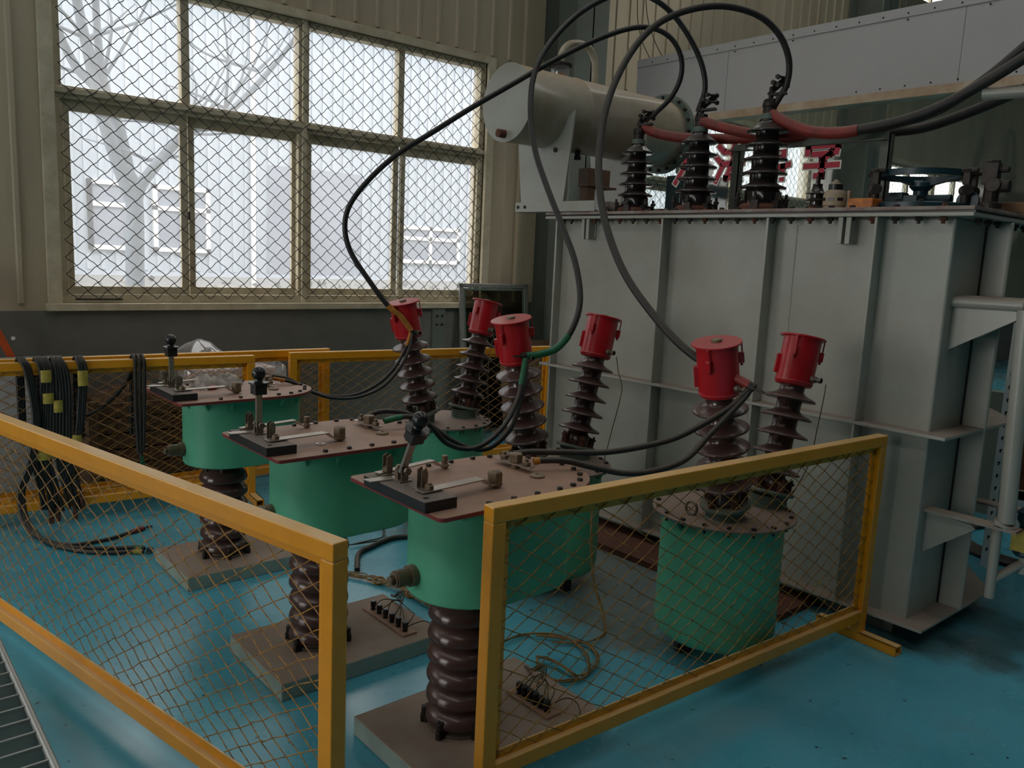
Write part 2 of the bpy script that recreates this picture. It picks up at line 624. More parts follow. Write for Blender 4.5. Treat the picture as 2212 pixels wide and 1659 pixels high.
# gaps for the unseen roof strips added to let in more daylight
mb = MB()
xe = [-7.2] + [e for s_ in ADDED_SKYLIGHTS for e in s_[:2]] + [22.2]
for i in range(0, len(xe), 2):
    mb.box(xe[i], xe[i + 1], -12.2, 6.6, 8.0, 8.2)
for s_ in ADDED_SKYLIGHTS:
    mb.box(s_[0], s_[1], -12.2, s_[2], 8.0, 8.2).box(s_[0], s_[1], s_[3], 6.6, 8.0, 8.2)
struct(obj('ceiling', mb, m_ceil))
struct(obj('wall_back', MB().box(-7.2, 22.2, -12.2, -12, 0, 8), m_back))
mb = MB().box(-7.2, -7, -12, ADDED_OPENING[0], 0, 8).box(-7.2, -7, ADDED_OPENING[1], 6.4, 0, 8).box(-7.2, -7, ADDED_OPENING[0], ADDED_OPENING[1], ADDED_OPENING[2], 8)
struct(obj('wall_near', mb, m_back))
we = struct(obj('wall_far', MB().box(22, 22.2, -12, 6.4, 0, 8), m_back))
mb = MB()
bs = sorted(BAYS)
edges = [-7.0] + [e for b_ in bs for e in b_] + [22.0]
for z0, z1 in ((1.2, 3.45), (5.9, 7.2)):
    for i in range(0, len(edges), 2):
        mb.box(edges[i], edges[i + 1], YW, YW + 0.2, z0, z1)
mb.box(-7, 22, YW, YW + 0.2, 3.45, 5.9)
mb.box(-7, 22, YW, YW + 0.2, 7.2, 8)
x = -0.6
while x < 13:                       # cladding ribs
    inb = any(a - 0.12 < x < b_ + 0.12 for a, b_ in BAYS)
    for z0, z1 in ((1.25, 3.45), (3.53, 5.86)):
        if z0 > 2 or not inb:
            mb.prism([(x - 0.022, YW + 0.001), (x + 0.022, YW + 0.001), (x + 0.012, YW - 0.016), (x - 0.012, YW - 0.016)][::-1], z0, z1)
    x += 0.205
wl = struct(obj('wall_left', mb, m_wall))
wd = obj('dado', MB().box(-7, 22, YW - 0.02, YW + 0.2, 0, 1.2), m_dado, wl)
mb = MB()
rnd = random.Random(3)
for px_, pz_, r_ in ((0.98, 1.02, 0.014), (1.14, 0.86, 0.006), (2.2, 0.95, 0.008)):   # paint chips knocked out of the render
    q = Matrix.Translation((px_, YW - 0.021, pz_)) @ Matrix.Rotation(PI / 2, 4, 'X')
    mb.lathe([(r_, -0.001), (r_ * 0.8, 0.003)], 7, q)
obj('plaster_chip', mb, m_white, wd)


def window(name, x0, x1, seed):
    """four bay window: fixed lights over sliding sashes, diamond mesh guard in front"""
    t = sempty(name, (0, 0, 0))
    ws = (x1 - x0)
    xs = [x0 + ws * f for f in (0.0, 0.2395, 0.4931, 0.748, 1.0)]
    zb, zt = 1.25, 3.45
    mb = MB()
    y0, y1 = YW + 0.01, YW + 0.11
    mb.box(x0, x1, y0, y1, zb, zb + 0.06).box(x0, x1, y0, y1, zt - 0.05, zt).box(x0, x1, y0, y1, 2.605, 2.685)
    for za, zc_ in ((zb + 0.06, 2.605), (2.685, zt - 0.05)):
        mb.box(x0, x0 + 0.05, y0, y1, za, zc_).box(x1 - 0.06, x1, y0, y1, za, zc_).box(xs[2] - 0.045, xs[2] + 0.045, y0, y1, za, zc_)
    mb.box(x0, xs[2] - 0.02, y0 - 0.02, y0, 2.635, 2.672).box(xs[2] + 0.02, x1, y0 - 0.02, y0, 2.635, 2.672)
    mb.box(xs[2] - 0.02, xs[2] + 0.02, y0 - 0.022, y0, zb, zt)
    for k in (1, 3):
        mb.box(xs[k] - 0.03, xs[k] + 0.03, y0 + 0.02, y1, 2.685, zt - 0.05)
    obj('window_frame', mb, m_frame, t, bevel=0.004)
    # casing round the opening and the sill board
    mb = MB()
    mb.box(x0 - 0.085, x0, YW - 0.035, YW + 0.1, 1.2, zt + 0.06).box(x1, x1 + 0.085, YW - 0.035, YW + 0.1, 1.2, zt + 0.06)
    mb.box(x0, x1, YW - 0.035, YW + 0.1, zt, zt + 0.06)
    obj('casing', mb, m_frame, t, bevel=0.004)
    obj('window_sill', MB().box(x0 - 0.1, x1 + 0.1, YW - 0.06, YW + 0.1, 1.2, 1.25), m_frame, t, bevel=0.004)
    for k in range(4):
        a, b_ = xs[k], xs[k + 1]
        mb = MB()
        yo = y0 + (0.03 if k in (0, 3) else 0.055)
        l = 0.075 if k in (0, 2) else 0.045
        rr_ = 0.075 if k in (1, 3) else 0.045
        mb.box(a + 0.02, b_ + 0.01, yo, yo + 0.03, zb + 0.05, zb + 0.115).box(a + 0.02, b_ + 0.01, yo, yo + 0.03, 2.53, 2.61)
        mb.box(a + 0.02, a + l + 0.02, yo, yo + 0.03, zb + 0.115, 2.53).box(b_ - rr_, b_ + 0.01, yo, yo + 0.03, zb + 0.115, 2.53)
        sa = obj('sash', mb, m_frame, t, bevel=0.003)
        obj('pane', MB().box(a + 0.06, b_ - 0.03, yo + 0.012, yo + 0.017, zb + 0.1, 2.54), m_glass, sa)
        obj('pane', MB().box(a + 0.01, b_ - 0.01, y0 + 0.06, y0 + 0.065, 2.68, zt - 0.04), m_glass, t)
    g = diamond_wires((x0 + 0.03, YW - 0.012, zb + 0.03), (1, 0, 0), (0, 0, 1), ws - 0.06, zt - zb - 0.05, 0.130, 0.114, 0.0029,
                      (0, -1, 0), wob=0.0015, seed=seed, crimp=0.0036)
    obj('wire_guard', g, m_meshwire, t)
    return t


window('window_1', 1.28, 4.88, 1)
window('window_2', 7.1, 10.7, 2)
window('window_3', 12.9, 16.5, 3)
window('window_4', -4.55, -0.95, 4)
k_ = 5
for a, b_ in BAYS:                      # high lights above the cladding
    t = sempty('window_%d' % k_)
    fr = MB().box(a, b_, YW + 0.02, YW + 0.1, 5.9, 5.96).box(a, b_, YW + 0.02, YW + 0.1, 7.14, 7.2)
    for m_ in range(5):
        xm = a + (b_ - a - 0.05) * m_ / 4
        fr.box(xm, xm + 0.05, YW + 0.02, YW + 0.1, 5.96, 7.14)
    obj('window_frame', fr, m_frame, t)
    obj('pane', MB().box(a + 0.02, b_ - 0.02, YW + 0.055, YW + 0.06, 5.94, 7.16), m_glass, t)
    k_ += 1
for s_ in ADDED_SKYLIGHTS:
    struct(obj('window_%d' % k_, MB().box(s_[0], s_[1], s_[2], s_[3], 8.05, 8.06), m_glass))  # glazing of the added roof openings
    k_ += 1
obj('latch', MB().box(2.135, 2.15, YW - 0.002, YW + 0.02, 1.86, 1.92), m_bolt, bpy.data.objects['window_1'], bevel=0.003)
obj('loose_strip', MB().box(1.36, 1.66, YW - 0.03, YW - 0.015, 1.272, 1.284), m_cablegrey, bpy.data.objects['window_1'])


def hcol(name, x0, x1, y0, y1):
    mb = MB()
    xm = (x0 + x1) / 2
    mb.box(x0, x1, y0, y0 + 0.018, 0, 8).box(x0, x1, y1 - 0.018, y1, 0, 8).box(xm - 0.008, xm + 0.008, y0, y1, 0, 8)
    return struct(obj(name, mb, m_col))


hcol('steel_column', 5.53, 5.94, 5.7, 6.19)
hcol('steel_column', 11.25, 11.66, 5.7, 6.19)
struct(obj('trim_1', MB().box(5.3, 5.53, YW - 0.05, YW - 0.001, 1.25, 7.9), m_wall))
struct(obj('trim_2', MB().box(4.33, 4.46, YW - 0.045, YW - 0.018, 0, 1.22), m_col))
mb = MB()
for zz in (1.05, 1.13):
    for xx in (4.365, 4.425):
        mb.hexa((xx, YW - 0.045, zz), 0.011, 0.012, (0, -1, 0))
obj('bolt', mb, m_bolt, bpy.data.objects['trim_2'])

# glazed partition with a boxed header
XP = 6.4
pr = struct(obj('wall_right', MB().box(XP, XP + 0.1, -12, 6.18, 0, 0.9), m_col))
hd = obj('header_sheet', MB().box(XP - 0.02, XP + 0.12, -12, 5.69, 3.085, 3.61), m_band, pr)
obj('header_cap', MB().box(XP - 0.03, XP + 0.13, -12, 5.69, 3.61, 3.68), m_band, pr)
obj('header_trim', MB().box(XP - 0.028, XP + 0.12, -12, 5.69, 3.02, 3.085), m_bandtrim, pr)
mb = MB()
yy = 5.5
while yy > -2:
    for zz in ((3.635, 3.59) if int(yy * 10) % 3 == 0 else (3.635,)):
        mb.sphere((XP - 0.03, yy, zz), 0.007, 8, 6)
    if int(yy * 10) % 2 == 0:
        mb.sphere((XP - 0.021, yy - 0.03, 3.11), 0.007, 8, 6)
    yy -= 0.19
obj('header_rivets', mb, m_bolt, hd)
mb = MB()
for y_ in (4.62, 2.62, 0.2):
    mb.box(XP - 0.021, XP - 0.0195, y_ - 0.002, y_ + 0.002, 3.09, 3.61)
obj('sheet_joint', mb, m_col, hd)
yy = 5.66
for k in range(8):
    obj('partition_pane', MB().box(XP + 0.045, XP + 0.052, yy - 1.395, yy, 0.9, 3.02), m_pglass, pr)
    yy -= 1.4

# characters stuck on the glass, built stroke by stroke
STROKES = {
 'fang': [[(.45, .98), (.55, .85)], [(.05, .75), (.95, .75)], [(.42, .75), (.38, .45), (.08, .04)], [(.40, .50), (.80, .50), (.76, .08), (.58, .06)]],
 'fa': [[(.12, .94), (.25, .82)], [(.04, .66), (.17, .55)], [(.08, .03), (.26, .38)], [(.36, .77), (.92, .77)], [(.64, .98), (.64, .48)], [(.30, .48), (.97, .48)],
        [(.60, .46), (.42, .10), (.86, .13)], [(.74, .30), (.92, .02)]],
 'ke': [[(.42, .94), (.10, .84)], [(.03, .64), (.48, .64)], [(.27, .88), (.27, .02)], [(.26, .60), (.05, .30)], [(.30, .56), (.46, .40)],
        [(.56, .88), (.66, .77)], [(.54, .64), (.64, .53)], [(.50, .27), (.98, .36)], [(.80, .98), (.80, .02)]],
 'xue': [[(.2, .97), (.28, .85)], [(.5, .99), (.54, .87)], [(.82, .98), (.70, .84)], [(.07, .58), (.09, .75), (.93, .75), (.90, .58)],
         [(.26, .56), (.74, .56), (.53, .42)], [(.53, .44), (.53, .05), (.36, .05)], [(.05, .29), (.96, .29)]],
}


def stroke_mesh(strokes, wd_, xo, size):
    mb = MB()
    hw = wd_ / 2
    for st in strokes:
        P = [Vector(((0.5 - a) * size[0], b_ * size[1], 0)) for a, b_ in st]
        for a, b_ in zip(P[:-1], P[1:]):
            d = (b_ - a).normalized()
            n_ = Vector((-d.y, d.x, 0)) * hw
            a2, b2 = a - d * hw * 0.9, b_ + d * hw * 0.9
            mb.add([Vector((x_, p.x, p.y)) for x_ in (xo, xo + 0.001) for p in (a2 - n_, b2 - n_, b2 + n_, a2 + n_)],
                   [(0, 1, 2, 3), (7, 6, 5, 4), (0, 4, 5, 1), (1, 5, 6, 2), (2, 6, 7, 3), (3, 7, 4, 0)])
    return mb


for ch, yc, lab in (('fang', 5.03, 'red character with white outline on the glass, left of the middle black bushing'),
                    ('fa', 4.56, 'red character with white outline on the glass between middle and right black bushings'),
                    ('ke', 4.10, 'red character with white outline on the glass, mostly hidden by the right black bushing'),
                    ('xue', 3.65, 'red character with white outline on the glass, right of the right black bushing')):
    t = thing('glass_lettering', lab, 'lettering', (XP + 0.04, yc, 2.465), 0, 'red characters on the glass partition')
    obj('letter_outline', stroke_mesh(STROKES[ch], 0.072, 0.0, (0.31, 0.345)), m_charwhite, t)
    obj('letter_face', stroke_mesh(STROKES[ch], 0.046, -0.003, (0.31, 0.345)), m_charred, t)

# ------------------------------------------------------------------ outdoors
struct(obj('ground_outside', MB().box(-20, 40, 6.5, 30, -0.3, -0.1).box(-30, -7.3, -12, 6.5, -0.3, -0.1), m_pave))
fb = thing('building', 'pale blue corrugated workshop across the yard seen through the window', 'building', (8, 16, 0))
mb = MB()
mb.box(-16, 20, 0, 0.3, 0.9, 7.5).box(-16, 20, -0.06, 0.3, -0.1, 1.12)
x = -15.8
while x < 20:
    mb.box(x, x + 0.08, -0.03, 0, 1.15, 7.5)
    x += 0.24
obj('siding', mb, m_sidew, fb)
obj('plinth', MB().box(-16, 20, -0.09, -0.06, -0.1, 1.05), m_pave, fb)
for wx0, wx1, z0, z1 in ((-4.25, -3.55, 1.5, 2.72), (-3.15, -2.1, 1.5, 2.72), (2.2, 3.9, 1.45, 2.3), (-9.0, -7.4, 1.5, 2.7), (7.0, 8.6, 1.5, 2.7)):
    f = MB()
    for a in (wx0, (wx0 + wx1) / 2 - 0.04 if wx1 - wx0 > 0.8 else wx0, wx1 - 0.08):
        f.box(a, a + 0.08, -0.09, 0, z0, z1)
    for a in (z0, z0 + (z1 - z0) * 0.62, z1 - 0.08):
        f.box(wx0, wx1, -0.09, 0, a, a + 0.08)
    fo = obj('window_frame', f, m_winframe, fb)
    obj('pane', MB().box(wx0, wx1, -0.045, -0.035, z0, z1), m_darkglass, fo)
obj('downpipe', MB().cyl((-1.25, -0.1, 0.2), (-1.25, -0.1, 7.4), 0.05, 10), m_winframe, fb)
mb = MB()
obj('recess_panel', MB().box(-0.9, 1.2, -0.05, -0.03, 1.1, 3.3), m_darkglass, fb)

tr = thing('tree', 'bare pale tree with forked trunk seen through the left window panes', 'tree', (2.83, 10.0, -0.1))
mb = MB()


def br(pts, r0, r1):
    P = spline([Vector(p) - Vector((2.83, 10.0, -0.1)) for p in pts], 5)
    mb.tube(P, [r0 + (r1 - r0) * i / (len(P) - 1) for i in range(len(P))], 9)


br([(2.82, 10, -0.1), (2.83, 10, 1.2), (2.84, 10, 2.2), (2.72, 10.02, 2.5)], 0.112, 0.09)
br([(2.84, 10, 2.1), (2.68, 10, 2.55), (2.55, 10, 2.98), (2.47, 10, 3.35), (2.3, 10, 4.3), (2.1, 10, 5.6)], 0.088, 0.04)
br([(2.84, 10, 2.15), (2.76, 10.1, 2.81), (2.67, 10.1, 3.09), (2.57, 10.1, 3.51), (2.53, 10.1, 4.2), (2.5, 10, 5.8)], 0.07, 0.03)
br([(2.86, 10, 2.15), (2.95, 9.9, 2.4), (3.42, 9.8, 2.99), (3.81, 9.7, 3.2), (4.4, 9.6, 3.9), (5.0, 9.5, 4.8)], 0.072, 0.02)
br([(2.5, 10, 3.3), (2.26, 10.1, 3.6), (2.0, 10.2, 4.4), (1.8, 10.2, 5.4)], 0.06, 0.02)
rt_ = random.Random(5)
for k in range(26):
    sx, sz = rt_.choice(((2.4, 3.8), (2.55, 3.4), (3.4, 2.95), (3.9, 3.3), (4.3, 3.8), (3.0, 2.6)))
    a = rt_.uniform(0.1, PI - 0.1)
    L_ = rt_.uniform(0.6, 1.6)
    br([(sx, 10, sz), (sx + math.cos(a) * L_ * 0.5, 10 + rt_.uniform(-.3, .3), sz + math.sin(a) * L_ * 0.45),
        (sx + math.cos(a) * L_, 10 + rt_.uniform(-.5, .5), sz + math.sin(a) * L_ * 1.05)], 0.022, 0.006)
obj('trunk', mb, m_bark, tr, smooth=60)
mb = MB()
rh = random.Random(11)
for k in range(900):
    hx, hz = rh.uniform(0.5, 13), rh.uniform(0.0, 1.12)
    s_ = rh.uniform(0.04, 0.1)
    q = Matrix.Translation((hx, 13 + rh.uniform(-.3, .3), hz)) @ Matrix.Rotation(rh.uniform(0, 6), 4, (rh.random(), rh.random(), 1))
    mb.add([q @ Vector(p) for p in ((-s_, 0, 0), (0, s_ * .5, 0.02), (s_, 0, 0), (0, -s_ * .5, -0.02))], [(0, 1, 2, 3)])
mb.box(0.4, 13.1, 12.8, 13.2, -0.1, 0.95)
tag(obj('hedge', mb, m_hedge), 'low clipped hedge in the yard below the window line', 'hedge', kind='stuff')


def inv_chain(p):
    m = Matrix.Identity(4)
    while p is not None:
        l = Matrix.Translation(p.location) @ p.rotation_euler.to_matrix().to_4x4()
        m = l @ m
        p = p.parent
    return m.inverted()


def wobj(name, mb, mt, parent, **k):
    """mesh given in world coordinates, hung under parent"""
    mb.xf(inv_chain(parent))
    return obj(name, mb, mt, parent, **k)


# ------------------------------------------------------------------ yellow mesh fences
def fence(label, A, B, seed, foot=0.4, h=0.98):
    A, B = Vector(A), Vector(B)
    L_ = (B - A).length
    t = thing('safety_fence', label, 'fence', (A.x, A.y, 0), math.atan2(B.y - A.y, B.x - A.x), 'yellow mesh fence panels')
    T = 0.05
    for xx in (T / 2, L_ - T / 2):
        obj('post', MB().box(xx - T / 2, xx + T / 2, -T / 2, T / 2, 0.0, h - T), m_yellow, t, bevel=0.004)
        mb = MB()
        mb.box(xx - T / 2 - 0.002, xx + T / 2 + 0.002, -foot / 2, foot / 2, 0.0, 0.004)
        mb.box(xx + T / 2 - 0.004, xx + T / 2 + 0.002, -foot / 2, foot / 2, 0.0, 0.045)
        mb.box(xx - T / 2 - 0.002, xx - T / 2 + 0.004, -foot / 2, foot / 2, 0.0, 0.045)
        mb.box(xx - T / 2 - 0.002, xx + T / 2 + 0.002, -foot / 2, -T / 2, 0.038, 0.045)
        mb.box(xx - T / 2 - 0.002, xx + T / 2 + 0.002, T / 2, foot / 2, 0.038, 0.045)
        obj('foot', mb, m_yellow, t)
    obj('top_rail', MB().box(0, L_, -T / 2, T / 2, h - T, h), m_yellow, t, bevel=0.004)
    obj('bottom_rail', MB().box(T, L_ - T, -T / 2, T / 2, 0.1, 0.15), m_yellow, t, bevel=0.004)
    mb = MB()
    s_ = 0.028
    mb.box(T, L_ - T, -0.003, 0.003, h - T - s_, h - T).box(T, L_ - T, -0.003, 0.003, 0.15, 0.15 + s_)
    mb.box(T, T + s_, -0.003, 0.003, 0.15, h - T).box(L_ - T - s_, L_ - T, -0.003, 0.003, 0.15, h - T)
    obj('mesh_strip', mb, m_yellow, t)
    g = diamond_wires((T + 0.006, -0.006, 0.156), (1, 0, 0), (0, 0, 1), L_ - 2 * T - 0.012, h - T - 0.15 - 0.012, 0.112, 0.068, 0.0018,
                      (0, -1, 0), wob=0.0035, seed=seed)
    obj('wire_mesh', g, m_ywire, t)
    return t


fence('yellow mesh fence panel at front right, whose corner post stands beside the nearest brown pillar', (1.455, 1.762), (3.65, 1.632), 1)
fence('yellow mesh fence panel at front left, pale dusty top rail, cut by the frame edge', (0.957, 1.73), (0.369, 4.52), 2)
fence('yellow mesh fence panel at back left carrying the hung black cable bundles', (-0.02, 5.391), (2.19, 5.156), 3)
fence('yellow mesh fence panel standing close behind the one with the hung cables', (0.62, 5.47), (2.834, 5.342), 4)
fence('yellow mesh fence panel at the back, behind the two far red capped bushings', (2.465, 5.215), (4.648, 4.901), 5)

# ------------------------------------------------------------------ switch units on porcelain pillars
def shed_profile(z0, z1, core, rim, n):
    """thin umbrella sheds on a slim core"""
    p = [(core, z0)]
    step = (z1 - z0) / n
    for i in range(n):
        zb = z0 + step * i + step * 0.3
        p += [(core, zb - 0.006), (core + (rim - core) * 0.55, zb - 0.010), (rim * 0.96, zb - 0.014), (rim * 0.993, zb - 0.0125), (rim, zb - 0.008),
              (rim * 0.985, zb - 0.003), (rim * 0.9, zb + 0.004), (core + (rim - core) * 0.4, zb + 0.014), (core + (rim - core) * 0.14, zb + 0.023), (core, zb + 0.034)]
    p.append((core, z1))
    return p


def dome_profile(z0, z1, core, rim, n):
    """deep domed sheds stacked closely"""
    p = [(core, z0)]
    step = (z1 - z0) / n
    for i in range(n):
        zb = z0 + step * i + step * 0.12
        p += [(core, zb + 0.004), (rim * 0.85, zb - 0.004), (rim * 0.96, zb - 0.005), (rim * 0.995, zb), (rim, zb + 0.008), (rim * 0.985, zb + 0.018),
              (rim * 0.94, zb + 0.03), (rim * 0.86, zb + 0.041), (rim * 0.76, zb + 0.049), (core * 1.05, zb + 0.055), (core, zb + 0.061)]
    p.append((core, z1))
    return p


def switch_unit(label, loc):
    t = thing('pillar_switch_unit', label, 'electrical switch unit', (loc[0], loc[1], 0), 0, 'green switch units on brown pillars')
    obj('base_slab', MB().box(-0.28, 0.47, -0.25, 0.25, 0.0, 0.07), m_slab, t, bevel=0.004)
    # porcelain pillar
    pil = obj('porcelain_pillar', MB().lathe(dome_profile(0.095, 0.545, 0.082, 0.122, 6), 56), m_porc, t, smooth=85)
    mb = MB().lathe([(0.112, 0.07), (0.112, 0.082), (0.098, 0.086), (0.095, 0.12)], 36)
    base = obj('base_ring', mb, m_steel, pil, smooth=40)
    for k in range(6):
        a = 2 * PI * k / 6 + 0.35
        q = Matrix.Rotation(a, 4, 'Z')
        mb = MB().box(0.088, 0.122, -0.013, 0.013, 0.07, 0.132, q).box(0.1, 0.138, -0.009, 0.009, 0.07, 0.1, q)
        mb.hexa(q @ Vector((0.125, 0, 0.1)), 0.012, 0.03)
        obj('clamp', mb, m_bolt, pil, bevel=0.003)
    mb = MB().lathe([(0.09, 0.538), (0.096, 0.545), (0.096, 0.572), (0.082, 0.578)], 32)
    for k in range(6):
        a = 2 * PI * k / 6 + 0.1
        mb.hexa((0.09 * math.cos(a), 0.09 * math.sin(a), 0.53), 0.013, 0.034)
        mb.box(-0.012, 0.012, 0.07, 0.106, 0.55, 0.576, Matrix.Rotation(a, 4, 'Z'))
    obj('top_flange', mb, m_bolt, pil, smooth=40)
    # oval oil vessel
    R = 0.207
    pts = obround(0.01, 0.2, R, 20)
    mb = MB()
    nn = len(pts)
    prof = [(0.0, 0.578), (-0.012, 0.578), (0, 0.588), (0, 0.912)]
    mb.prism(pts, 0.578, 0.918)
    body = obj('oval_body', mb, m_green, t, smooth=30, bevel=0.006)
    mb = MB().prism(obround(0.01, 0.2, 0.25, 20), 0.918, 0.93)
    obj('body_flange', mb, m_green, body, smooth=30)
    for k, (a, cx) in enumerate([(a_, 0.01) for a_ in (1.75, 2.3, 2.85, 3.4, 3.95, 4.5)] + [(a_, 0.2) for a_ in (-1.45, -0.9, -0.3, 0.3, 0.9, 1.45)]):
        q = Matrix.Translation((cx, 0, 0)) @ Matrix.Rotation(a, 4, 'Z')
        mb = MB().add([q @ Vector(v) for v in ((R - 0.002, -0.003, 0.918), (0.245, -0.003, 0.918), (R - 0.002, -0.003, 0.872),
                                                (R - 0.002, 0.003, 0.918), (0.245, 0.003, 0.918), (R - 0.002, 0.003, 0.872))],
                      [(0, 1, 2), (3, 5, 4), (0, 3, 4, 1), (1, 4, 5, 2), (0, 2, 5, 3)])
        obj('gusset', mb, m_green, body)
    # drain plug on the side facing the aisle
    mb = MB().cyl((-R - 0.005 + 0.015, 0.02, 0.655), (-R - 0.012, 0.02, 0.655), 0.036, 20)
    mb.cyl((-R - 0.012, 0.02, 0.655), (-R - 0.062, 0.02, 0.655), 0.029, 20).cyl((-R - 0.062, 0.02, 0.655), (-R - 0.068, 0.02, 0.655), 0.025, 20)
    mb.hexa((-R - 0.066, 0.02, 0.655), 0.017, 0.02, (-1, 0, 0))
    obj('drain_plug', mb, m_brass, t, smooth=40)
    # D shaped cover board
    Rp = 0.268
    arc = [(0.2 + Rp * math.cos(a), Rp * math.sin(a)) for a in [(-PI / 2 + PI * i / 28) for i in range(29)]]
    x0, rc = -0.303, 0.02
    c2 = [(x0 + rc - rc * math.sin(a), Rp - rc + rc * math.cos(a)) for a in [PI / 2 * i / 5 for i in range(6)]]
    c3 = [(x0 + rc - rc * math.cos(a), -Rp + rc - rc * math.sin(a)) for a in [PI / 2 * i / 5 for i in range(6)]]
    out = arc + c2 + c3
    cov = obj('cover_board', MB().prism(out, 0.931, 0.9455), m_plate, t, bevel=0.0015)
    mb = MB().prism([(p[0] * 1.0015 + 0.0003 * (1 if p[0] > 0 else -1), p[1] * 1.0015) for p in out], 0.932, 0.9435)
    obj('board_edge', mb, m_plateedge, cov)
    bolts = [(0.2 + 0.236 * math.cos(a), 0.236 * math.sin(a)) for a in [(-PI / 2 + PI * i / 10) for i in range(11)]]
    bolts += [(x_, s_ * 0.236) for x_ in (0.1, 0.0, -0.1) for s_ in (-1, 1)] + [(-0.17, 0.13), (-0.17, -0.0)]
    for bx, by in bolts:
        obj('cover_bolt', MB().hexa((bx, by, 0.9445), 0.0105, 0.011, rot=bx * 9), m_bolt, cov)
    # black insulating bar with clips
    bar = obj('insulating_bar', MB().box(-0.318, -0.2, -0.205, 0.145, 0.9455, 0.98), m_bar, t, bevel=0.002)
    mb = MB().lathe([(0.009, 0.9795), (0.009, 0.981)], 12, Matrix.Translation((-0.29, 0.115, 0)))
    mb.lathe([(0.009, 0.9795), (0.009, 0.981)], 12, Matrix.Translation((-0.29, -0.17, 0)))
    obj('fixing_hole', mb, m_black, bar)
    for yc in (0.115, -0.085):
        mb = MB()
        for dy in (-0.012, 0.012):
            mb.add([Vector((xx, yc + dy + e, zz)) for e in (-0.0015, 0.0015) for xx, zz in ((-0.258, 0.98), (-0.236, 0.98), (-0.235, 1.032), (-0.242, 1.05), (-0.258, 1.041))],
                   [(0, 1, 2, 3, 4), (9, 8, 7, 6, 5)] + [(i, (i + 1) % 5, 5 + (i + 1) % 5, 5 + i) for i in range(5)])
        mb.box(-0.27, -0.225, yc - 0.02, yc + 0.02, 0.98, 0.984)
        obj('contact_clip', mb, m_steel, bar)
    mb = MB().box(-0.272, -0.228, 0.0, 0.05, 0.98, 0.985).box(-0.262, -0.236, 0.008, 0.012, 0.985, 1.03).box(-0.262, -0.236, 0.03, 0.034, 0.985, 1.03)
    mb.cyl((-0.249, -0.008, 1.018), (-0.249, 0.05, 1.018), 0.007, 12)
    mb.hexa((-0.249, -0.002, 1.018), 0.013, 0.01, (0, -1, 0)).hexa((-0.249, 0.04, 1.018), 0.013, 0.01, (0, 1, 0))
    obj('pivot_bracket', mb, m_steel, bar)
    mb = MB().prism([(-0.345, 0.055), (-0.24, 0.04), (-0.24, 0.078), (-0.35, 0.095)], 0.9805, 0.984)
    obj('end_tab', mb, m_tin, bar)
    obj('terminal_nut', MB().hexa((-0.235, 0.07, 0.984), 0.013, 0.02), m_brass, bar)
    # contact strips cranked down to studs
    for yc, ye, xe, big in ((-0.12, -0.097, 0.034, True), (0.125, 0.18, 0.03, False)):
        top = [(-0.28, yc, 0.984), (-0.2, yc + (ye - yc) * .25, 0.984), (-0.03, yc + (ye - yc) * .8, 0.984), (0.005, ye, 0.958), (xe + 0.02, ye, 0.958)]
        mb = MB()
        wd_ = 0.021 if big else 0.014
        for (a, b_) in zip(top[:-1], top[1:]):
            d = Vector(b_) - Vector(a)
            s_ = Vector((-d.y, d.x, 0)).normalized() * wd_
            vs = []
            for p in (a, b_):
                for sg in (-1, 1):
                    for dz in (0, 0.004):
                        vs.append(Vector(p) + s_ * sg + Vector((0, 0, dz)))
            mb.add(vs, [(0, 2, 3, 1), (4, 5, 7, 6), (0, 1, 5, 4), (2, 6, 7, 3), (1, 3, 7, 5), (0, 4, 6, 2)])
        st = obj('contact_strip', mb, m_tin, t)
        if big:
            mb = MB().hexa((xe, ye, 0.952), 0.026, 0.05).cyl((xe, ye, 0.9455), (xe, ye, 1.004), 0.013, 14)
        else:
            mb = MB().hexa((xe, ye, 0.952), 0.016, 0.014).cyl((xe, ye, 0.9455), (xe, ye, 0.994), 0.011, 14)
        obj('stud_nut', mb, m_brass, st, bevel=0.001)
        mb = MB().cyl((-0.245, yc, 0.984), (-0.245, yc, 1.008), 0.008, 12).hexa((-0.245, yc, 0.988), 0.015, 0.014)
        obj('stud_nut', mb, m_brass, st)
    # outgoing terminal
    mb = MB().prism([(0.232, 0.15), (0.282, 0.155), (0.282, -0.02), (0.245, -0.035)], 0.962, 0.966)
    tb = obj('terminal_bar', mb, m_tin, t)
    obj('terminal_stud', MB().cyl((0.26, 0.06, 0.9455), (0.26, 0.06, 0.975), 0.016, 14).hexa((0.26, 0.06, 0.966), 0.026, 0.034), m_brass, tb, bevel=0.001)
    for yy_ in (0.125, 0.002):
        obj('terminal_stud', MB().cyl((0.26, yy_, 0.966), (0.26, yy_, 0.992), 0.008, 12).hexa((0.26, yy_, 0.967), 0.016, 0.013), m_brass, tb)
    obj('vent_plug', MB().lathe([(0.026, 0.9455), (0.027, 0.951), (0.022, 0.955), (0.008, 0.956), (0.007, 0.953)], 24, Matrix.Translation((0.245, -0.075, 0))), m_brass, t, smooth=40)
    # lever, turning about the pivot
    mb = MB().box(-0.012, 0.012, -0.006, 0.006, -0.01, 0.128)
    lev = obj('switch_lever', mb, m_tin, t, bevel=0.001, loc=(-0.249, 0.021, 1.018))
    obj('lever_block', MB().box(-0.024, 0.024, -0.024, 0.024, 0.118, 0.158), m_bar, lev, bevel=0.003)
    mb = MB().lathe([(0.012, 0.158), (0.038, 0.16), (0.038, 0.165), (0.016, 0.17), (0.014, 0.178)], 28).sphere((0, 0, 0.199), 0.0265, 28, 18)
    obj('lever_knob', mb, m_black, lev, smooth=50)
    return t


